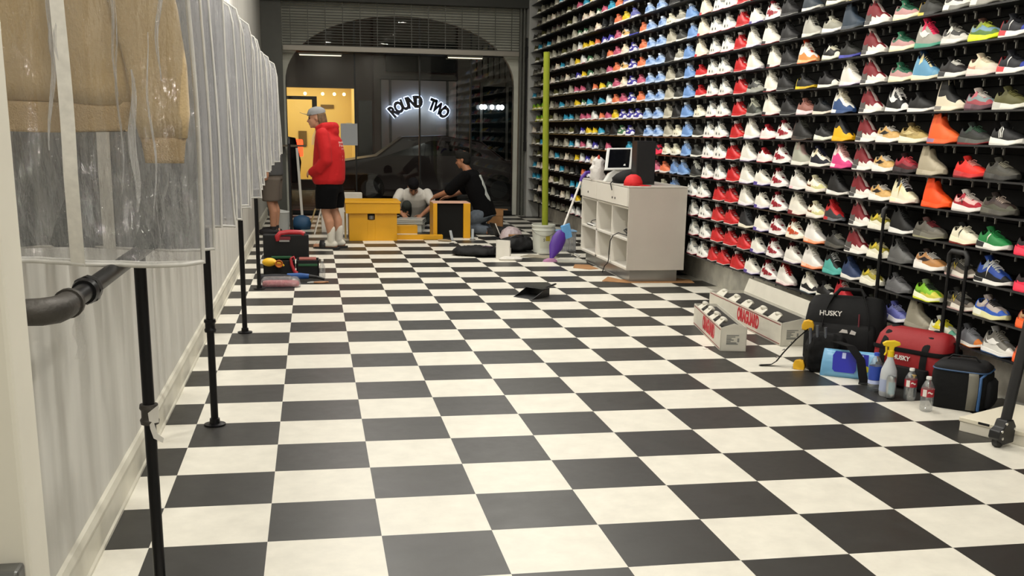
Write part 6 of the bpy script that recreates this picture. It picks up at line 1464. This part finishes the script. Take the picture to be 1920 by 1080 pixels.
m = MB()
for i in range(3): m.box(.02 * i, .42, 0, .5 - .04 * i, .115 + .024 * i, .132 + .024 * i)
m.box(.02, .40, .02, .46, 0, .115); m.build('sheets', mat('pale translucent acrylic', '#B9BDB6', .2), k)
# white boards and cabinet behind the red hoodie
k = thing('white_board', 'white board leaning beside the legs of the standing person', 'board', (.59, 10.2, 0))
m = MB(); plank(m, (0, 0, 0), (.0, 1, 0), Vector((.28, 0, .96)).normalized(), (1, 0, -.3), .3, .46, .016); m.build('board', Mlam, k)
k = thing('white_cabinet', 'low white cabinet panel standing behind the yellow pedestal', 'cabinet', (.70, 10.5, 0))
MB().box(0, .42, 0, .35, 0, .38).build('body', Mlam, k, bevel=.003); MB().box(-.02, .46, -.02, .37, .38, .395).build('top', Mlam, k, bevel=.003)
k = thing('white_crate', 'white box resting on the low white cabinet', 'box', (.86, 10.55, .397)); MB().box(0, .42, 0, .26, 0, .15).build('body', mat('white carton', '#C9C5B8', .75), k, bevel=.003); MB().prism([(.24, .0), (.30, .07), (.42, .07), (.42, 0)], -.012, -.004).build('grey_bag_corner', M_greyL, k)
k = thing('white_post', 'slender white upright post leaning near the left of the shop window', 'post', (.41, 13.0, 0)); m = MB(); m.hexa([(-.02, -.02, 0), (.02, -.02, 0), (.02, .02, 0), (-.02, .02, 0), (-.075, -.02, 1.12), (-.035, -.02, 1.12), (-.035, .02, 1.12), (-.075, .02, 1.12)]); m.build('post', Mlam, k)
k = thing('wall_ledge', 'dim tan ledge board fixed at the left of the shop window', 'ledge', (.12, 13.35, 1.13)); MB().box(0, .38, 0, .25, 0, .03).build('board', mat('tan board', '#6d6352', .7), k)
# ---- red-strapped tool box and what spills from it
k = thing('tool_box', 'open black tool box with upright lid and green inner trays by the rack', 'tool box', (.10, 5.72, 0))
Mtb = mat('black tool box plastic', '#0b0c0d', .6, spec=.35)
m = MB()
for x0, x1, y1 in ((0, .30, .30), (.315, .535, .24)): m.box(x0, x0 + .012, 0, y1, 0, .175).box(x1 - .012, x1, 0, y1, 0, .175).box(x0, x1, 0, .012, 0, .175).box(x0, x1, y1 - .012, y1, 0, .175).box(x0, x1, 0, y1, 0, .01)
m.build('bin', Mtb, k, bevel=.003)
Mgt = mat('green tray', '#1F5230', .5)
lab(MB().box(.07, .27, .24, .282, .165, .188).build('green_tray', Mgt, k, bevel=.003), 'dark green tray edge'); lab(MB().box(.335, .52, -.008, .03, .118, .142).build('green_tray', Mgt, k, bevel=.003), 'dark green tray edge')
lab(MB().box(.34, .51, .05, .2, .168, .186).build('loose_parts', mat('pinkish brown parts', '#8c4a40', .6, bump=.6, bscale=60), k, bevel=.006), 'pinkish brown loose parts on top')
m = MB(); m.box(-.01, .44, .33, .375, .15, .40); l_ = m.build('lid', Mtb, k, bevel=.015)
MB().box(.15, .25, .318, .33, .325, .342).build('lid_latch', mat('silver latch', '#A9A9AA', .3, metal=.8), l_)
m = MB(); m.tube([(.14, .34, .34), (.13, .33, .375), (.16, .35, .405), (.25, .36, .415), (.36, .36, .41), (.40, .35, .395)], .028, n=10); lab(m.build('handle', mat('red grip', '#9E1722', .35), k, smooth=60), 'glossy red handle')
MB().box(.14, .26, .316, .33, .345, .375).build('red_patch', mat('dull red print', '#6d1a26', .5), l_)
k = thing('work_glove', 'yellow work glove lying on the near edge of the tool box', 'glove', (.20, 5.66, .13), R(10))
m = MB(); m.ball((-.03, 0, .03), (.055, .035, .032), 14, 9)
for q in range(4): m.tube([(.0, -.024 + .016 * q, .03), (.05, -.026 + .016 * q, .022), (.075, -.026 + .016 * q, .0)], [.012, .011, .008], n=8)
m.tube([(-.05, .02, .04), (-.02, .05, .03), (.02, .06, .01)], [.014, .013, .009], n=8); grow(m, 'glove', mat('yellow rubber', '#E0AE12', .5), k, .006, 2)
MB().lathe([(.022, 0), (.030, .012), (.026, .016), (.016, .004)], 14, M=Matrix.Translation((.035, -.03, .018)) @ Matrix.Rotation(R(80), 4, 'X')).build('orange_cuff', mat('orange lining', '#A85A10', .6), k, smooth=50)
bpy.data.objects['work_glove'].scale = (1.3, 1.3, 1.3)
k = thing('clamp', 'red hand clamp hanging over the edge of the tool box', 'clamp', (.385, 5.69, .10))
m = MB(); m.tube([(-.02, 0, .10), (-.012, -.012, .04), (.01, -.02, -.02), (.035, -.02, -.045)], [.012, .015, .016, .02], n=10); m.tube([(-.02, 0, .10), (.01, .005, .115), (.02, .0, .09)], .010, n=8); m.build('body', mat('red tool', '#9E1722', .35), k, smooth=60)
k = thing('tool_roll', 'dark folded cloth tool roll in front of the tool box', 'tool roll', (.22, 5.50, 0)); m = MB(); m.loft([sring(.15, .09, 0, e=.7), sring(.16, .10, .03, e=.7), sring(.14, .08, .06, e=.7), sring(.06, .03, .07, e=.9)]); m.build('roll', mat('dark cloth', '#16171d', .9, bump=.5, bscale=22), k, smooth=179)
k = thing('heat_gun', 'blue and black power tool lying beside the tool roll', 'power tool', (.45, 5.50, 0), R(-12))
m = MB(); m.tube([(-.12, 0, .05), (0, 0, .052), (.09, 0, .05)], [.026, .030, .024], n=14); m.build('body', mat('blue tool body', '#1D4C8C', .4), k, smooth=60); MB().tube([(.09, 0, .05), (.17, -.01, .045), (.24, -.03, .03)], [.020, .014, .012], n=12).build('nozzle', Mcord, k, smooth=60); MB().tube([(-.10, .0, .05), (-.13, -.05, .02), (-.10, -.07, .018)], .018, n=10).build('grip', M_greyL, k, smooth=60)
k = thing('screw_bag', 'clear bag of pink plastic pieces lying in front of the tool box', 'bag', (.28, 5.14, 0))
m = MB(); rnd = rs(21); m.loft([sring(.165, .06, .008, e=.6), sring(.17, .065, .03, e=.6), sring(.16, .055, .055, e=.7), sring(.14, .04, .06, e=.8)]); m.build('pink_fill', mat('pink pieces', '#B4525A', .5, bump=.8, bscale=50, vary=.3, vscale=40), k, smooth=179)
m = MB(); m.loft([sring(.18, .075, 0, e=.55), sring(.185, .08, .03, e=.55), sring(.17, .065, .075, e=.6), sring(.15, .04, .095, e=.7)]); m.build('clear_bag', film('clear pouch', .12, '#D8DCE4', .18, .95, .1, 20, .8), k, smooth=179)
k = thing('pliers', 'small pliers with tan handles on the floor right of the pink bag', 'pliers', (.58, 5.33, 0), R(8))
m = MB(); m.tube([(.0, 0, .012), (.05, .02, .012), (.11, .012, .012), (.14, 0, .012)], .007, n=8); m.tube([(.0, 0, .012), (.05, -.02, .012), (.11, -.012, .012)], .007, n=8); m.build('handles', mat('tan grips', '#A0714A', .6), k, smooth=60); MB().tube([(0, 0, .012), (-.06, .005, .012)], [.011, .005], n=8).build('jaws', M_greyL, k, smooth=60)
k = thing('water_bottle', 'clear bottle standing at the right corner of the tool box', 'bottle', (.665, 5.66, 0)); MB().lathe([(0, .003), (.026, 0), (.029, .02), (.028, .12), (.014, .16), (.012, .175), (0, .175)], 18).build('shell', Mpet, k, smooth=50); MB().lathe([(0, .175), (.014, .175), (.014, .195), (0, .195)], 14).build('cap', M_white, k, smooth=40)
k = thing('hand_truck', 'black upright handle pole standing behind the tool box', 'trolley', (.33, 8.1, 0))
MB().tube([(0, 0, .03), (0, 0, 1.25)], .016, n=10).tube([(0, .22, .03), (0, .22, 1.25)], .016, n=10).tube([(0, 0, 1.25), (0, .02, 1.30), (0, .11, 1.32), (0, .20, 1.30), (0, .22, 1.25)], .016, n=10).build('uprights', M_black, k, smooth=60); MB().box(-.16, .02, -.04, .26, .01, .02).build('toe_plate', M_black, k)
for y in (-.03, .25): MB().tube([(.05, y - .02, .06), (.05, y + .02, .06)], .06, n=18).build('wheel', Mcord, k, smooth=40)
k = thing('bucket', 'white round bucket behind the tool box, left of the pole', 'bucket', (.12, 10.95, 0)); MB().lathe([(0, 0), (.12, 0), (.14, .24), (.146, .25), (.138, .26), (0, .29)], 24).build('body', mat('pale bucket', '#B9BBB6', .5), k, smooth=50)
k = thing('blue_case', 'dark blue round bag on the floor left of the standing person', 'bag', (.42, 11.0, 0)); m = MB(); m.loft([sring(.12, .1, 0, e=.7), sring(.14, .12, .08, e=.8), sring(.11, .09, .17, e=.8), sring(.04, .04, .2, e=1)]); m.build('body', mat('blue bag', '#1B4668', .6), k, smooth=179)
k = thing('timber_offcut', 'pale timber offcut leaning on the dark blue bag', 'timber', (.52, 11.15, 0)); m = MB(); plank(m, (0, 0, 0), (0, 1, 0), Vector((.30, .1, .94)).normalized(), (1, 0, -.3), .03, .30, .02); m.build('offcut', mat('pale pine', '#B39A66', .7), k)
# ---- floor litter in front of the kneeling worker
def soft(name, label, cat, loc, rz, rings, m_, group=None):
    k = thing(name, label, cat, loc, R(rz), group); m = MB(); m.loft(rings); rumple(m.build('body', m_, k, smooth=179), .05, .08); return k
Mbagk = mat('black ripstop', '#070708', .7, spec=.3, bump=.5, bscale=10)
k = soft('duffel_bag', 'long flat black bag lying on the floor left of the white bracket', 'bag', (2.47, 7.62, 0), -20, [sring(.26, .20, 0, e=.5), sring(.28, .22, .03, e=.5), sring(.26, .20, .085, e=.55), sring(.2, .13, .11, e=.7, cx=.03)], Mbagk)
m = MB(); m.tube([(.10, -.05, .105), (.14, -.09, .12), (.2, -.08, .112), (.21, -.02, .105)], .007, n=6); m.build('strap', mat('mauve strap', '#4b3a4a', .6), k, smooth=60)
k = soft('duffel_bag', 'bulkier black bag lying against the white bucket', 'bag', (3.03, 8.02, 0), 15, [sring(.21, .17, 0, e=.6), sring(.23, .19, .05, e=.6), sring(.2, .16, .14, e=.65), sring(.14, .08, .19, e=.8, cx=.04)], Mbagk)
MB().tube([(-.1, -.05, .17), (-.04, -.08, .2), (.06, -.07, .2), (.1, -.03, .17)], .009, n=6).build('strap', Mcord, k, smooth=60)
k = thing('shelf_bracket', 'white cut bracket panel standing on the floor beside black bags', 'bracket', (2.66, 7.17, 0), R(52)); MB().prism([(0, 0), (.34, 0), (.34, .10), (.26, .155), (0, .225)], 0, .018).build('panel', Mlam, k, bevel=.002); MB().box(-.0, .018, -.16, 0, 0, .225).build('flange', Mlam, k, bevel=.002)
m = MB(); m.loft([sring(.13, .05, 0, e=.8), sring(.14, .06, .02, e=.8), sring(.08, .03, .045, e=.9)]); o = m.build('crumpled_paper', mat('crumpled tissue', '#CFCBC4', .8, bump=1, bscale=40)); o.location = (2.80, 7.08, 0); tag(o, 'crumpled white tissue at the foot of the white bracket', 'paper')
m = MB(); m.prism([(2.98, 7.42), (3.30, 7.15), (3.42, 7.28), (3.36, 7.5), (3.12, 7.62)], 0, .006, 'z'); tag(m.build('paper_sheet', mat('grey-brown paper', '#8c8574', .85, vary=.3, vscale=16)), 'grey-brown paper sheet on the floor left of the broom pad', 'paper')
m = MB(); m.prism([(3.3, 6.85), (3.62, 6.78), (3.66, 6.98), (3.34, 7.05)], 0, .012, 'z'); tag(m.build('plastic_sheet', mat('clear wrap', '#BDBBB0', .3)), 'pale plastic wrap lying right of the broom pad', 'plastic wrap')
k = thing('cardboard_box', 'plain brown cardboard box standing behind the kneeling person', 'box', (3.15, 10.98, 0), R(-8)); Mcb = mat('brown cardboard', '#9A7046', .85, vary=.15)
m = MB(); m.box(0, .24, 0, .012, 0, .29).box(0, .24, .22, .232, 0, .29).box(0, .012, 0, .232, 0, .29).box(.228, .24, 0, .232, 0, .29).box(0, .24, 0, .232, 0, .01); m.build('body', Mcb, k); MB().box(0, .24, -.006, .0, .2, .285).box(.24, .31, .0, .2, .283, .289).build('flap', Mcb, k)
k = soft('plastic_bag', 'crumpled pale pinkish plastic bag on the floor left of the white bucket', 'bag', (3.22, 9.35, 0), 0, [sring(.16, .13, 0, e=.8), sring(.18, .15, .05, e=.8), sring(.13, .1, .14, e=.9), sring(.04, .04, .19, e=1)], mat('pale crinkled bag', '#A99A9C', .35, bump=1, bscale=18))
k = thing('cardboard_box', 'tiny brown cardboard box in front of the pinkish plastic bag', 'box', (3.13, 8.92, 0), R(5)); MB().box(0, .15, 0, .10, 0, .11).build('body', Mcb, k, bevel=.003); MB().box(0, .15, .045, .055, .11, .113).build('tape', mat('parcel tape', '#8a6c3e', .4), k)
k = thing('magazine_stack', 'small stack of dark and white booklets beside the tiny cardboard box', 'booklets', (3.02, 8.62, 0), R(12)); m = MB()
for i in range(4): m.mark(i % 2).box(.01 * i, .24 - .01 * i, .005 * i, .16, .012 * i, .012 * i + .011)
m.build('booklets', [mat('white print', '#D5D2CC', .6), Mcord], k)
k = thing('blue_folder', 'dark blue and white packet leaning by the white bucket', 'packet', (3.42, 8.55, 0), R(10)); MB().box(0, .14, 0, .10, 0, .14).build('packet', mat('blue packet', '#23306e', .5), k, bevel=.004); MB().box(.0, .14, -.002, .0, .05, .09).build('white_strip', M_white, k)
k = thing('tool_tray', 'flat black tray with a white-edged tablet propped up in it', 'tray', (2.86, 9.32, 0), R(14)); MB().box(0, .40, 0, .26, 0, .025).build('tray', Mtb, k, bevel=.006)
k = thing('tablet', 'black tablet with white edge propped upright on the flat black tray', 'tablet', (3.03, 9.5, .027), R(14)); m = MB(); plank(m, (.06, 0, 0), (.0, 1, 0), Vector((-.42, 0, .9)).normalized(), (1, 0, .42), .16, .20, .010); m.build('case', Mcord, k); m = MB(); plank(m, (.072, -.003, 0), (.0, 1, 0), Vector((-.42, 0, .9)).normalized(), (1, 0, .42), .006, .20, .012); m.build('white_edge', M_white, k)
for i, (x, y, rz, lb_) in enumerate(((2.42, 9.28, 120, 'pale scraper knife standing in front of the open yellow frame'), (2.72, 9.42, 80, 'pale scraper knife standing right of the open yellow frame'))):
    k = thing('scraper', lb_, 'scraper', (x, y, 0), R(rz), 'pale scraper knives')
    m = MB(); plank(m, (0, 0, 0), Vector((.35, 0, .94)).normalized() if i == 0 else Vector((.1, 0, 1)).normalized(), (0, 1, 0), (-.94, 0, .35), .14, .035, .018); m.build('handle', mat('pale grey plastic', '#A9AEB0', .35), k, bevel=.005); MB().box(-.02, .03, -.02, .055, 0, .008).build('foot', Mcord, k)
k = thing('sanding_block', 'small dark hand tool lying beside the standing scraper', 'hand tool', (2.30, 9.16, 0), R(-25)); MB().tube([(-.10, 0, .016), (0, 0, .018), (.08, .01, .012)], [.012, .016, .010], n=10).build('tool', mat('tan tool', '#8c7a5c', .5), k, smooth=60)
m = MB(); m.tube([(.03 * math.cos(R(20 * q)), .02 * math.sin(R(20 * q)), .003) for q in range(18)], .003, n=5); o = m.build('cable_tie', Mcord, smooth=60); o.location = (2.36, 8.95, 0); tag(o, 'tiny dark ring of cable tie in front of the yellow frame', 'cable tie')

# ------------------------------------------------------------------ camera
q = (1992.6502, 0.1849, 0.2307, -0.0161, 1.4796 * T, -12.0176 * T, 3.5571 * T, 960.0, 713.0454)
cam = bpy.data.cameras.new('camera'); co = bpy.data.objects.new('camera', cam); COL.objects.link(co)
y_, p_, r_ = q[1:4]
fw = Vector((math.sin(y_) * math.cos(p_), math.cos(y_) * math.cos(p_), -math.sin(p_))); rt = Vector((math.cos(y_), -math.sin(y_), 0)); dn = -rt.cross(fw)
rt2 = rt * math.cos(r_) + dn * math.sin(r_); dn2 = dn * math.cos(r_) - rt * math.sin(r_)
co.matrix_world = Matrix(((rt2.x, -dn2.x, -fw.x, q[4]), (rt2.y, -dn2.y, -fw.y, q[5]), (rt2.z, -dn2.z, -fw.z, q[6]), (0, 0, 0, 1)))
cam.sensor_fit = 'HORIZONTAL'; cam.sensor_width = 36; cam.lens = q[0] / 1920 * 36
cam.shift_x = (960 - q[7]) / 1920; cam.shift_y = (q[8] - 540) / 1920
cam.clip_start = .05; cam.clip_end = 200
scene.camera = co
vs_ = scene.view_settings
vs_.view_transform = 'Standard'; vs_.look = 'None'; vs_.gamma = 1.0; vs_.use_curve_mapping = False; vs_.exposure = 0.0
scene.cycles.transparent_max_bounces = 64
scene.cycles.max_bounces = 8
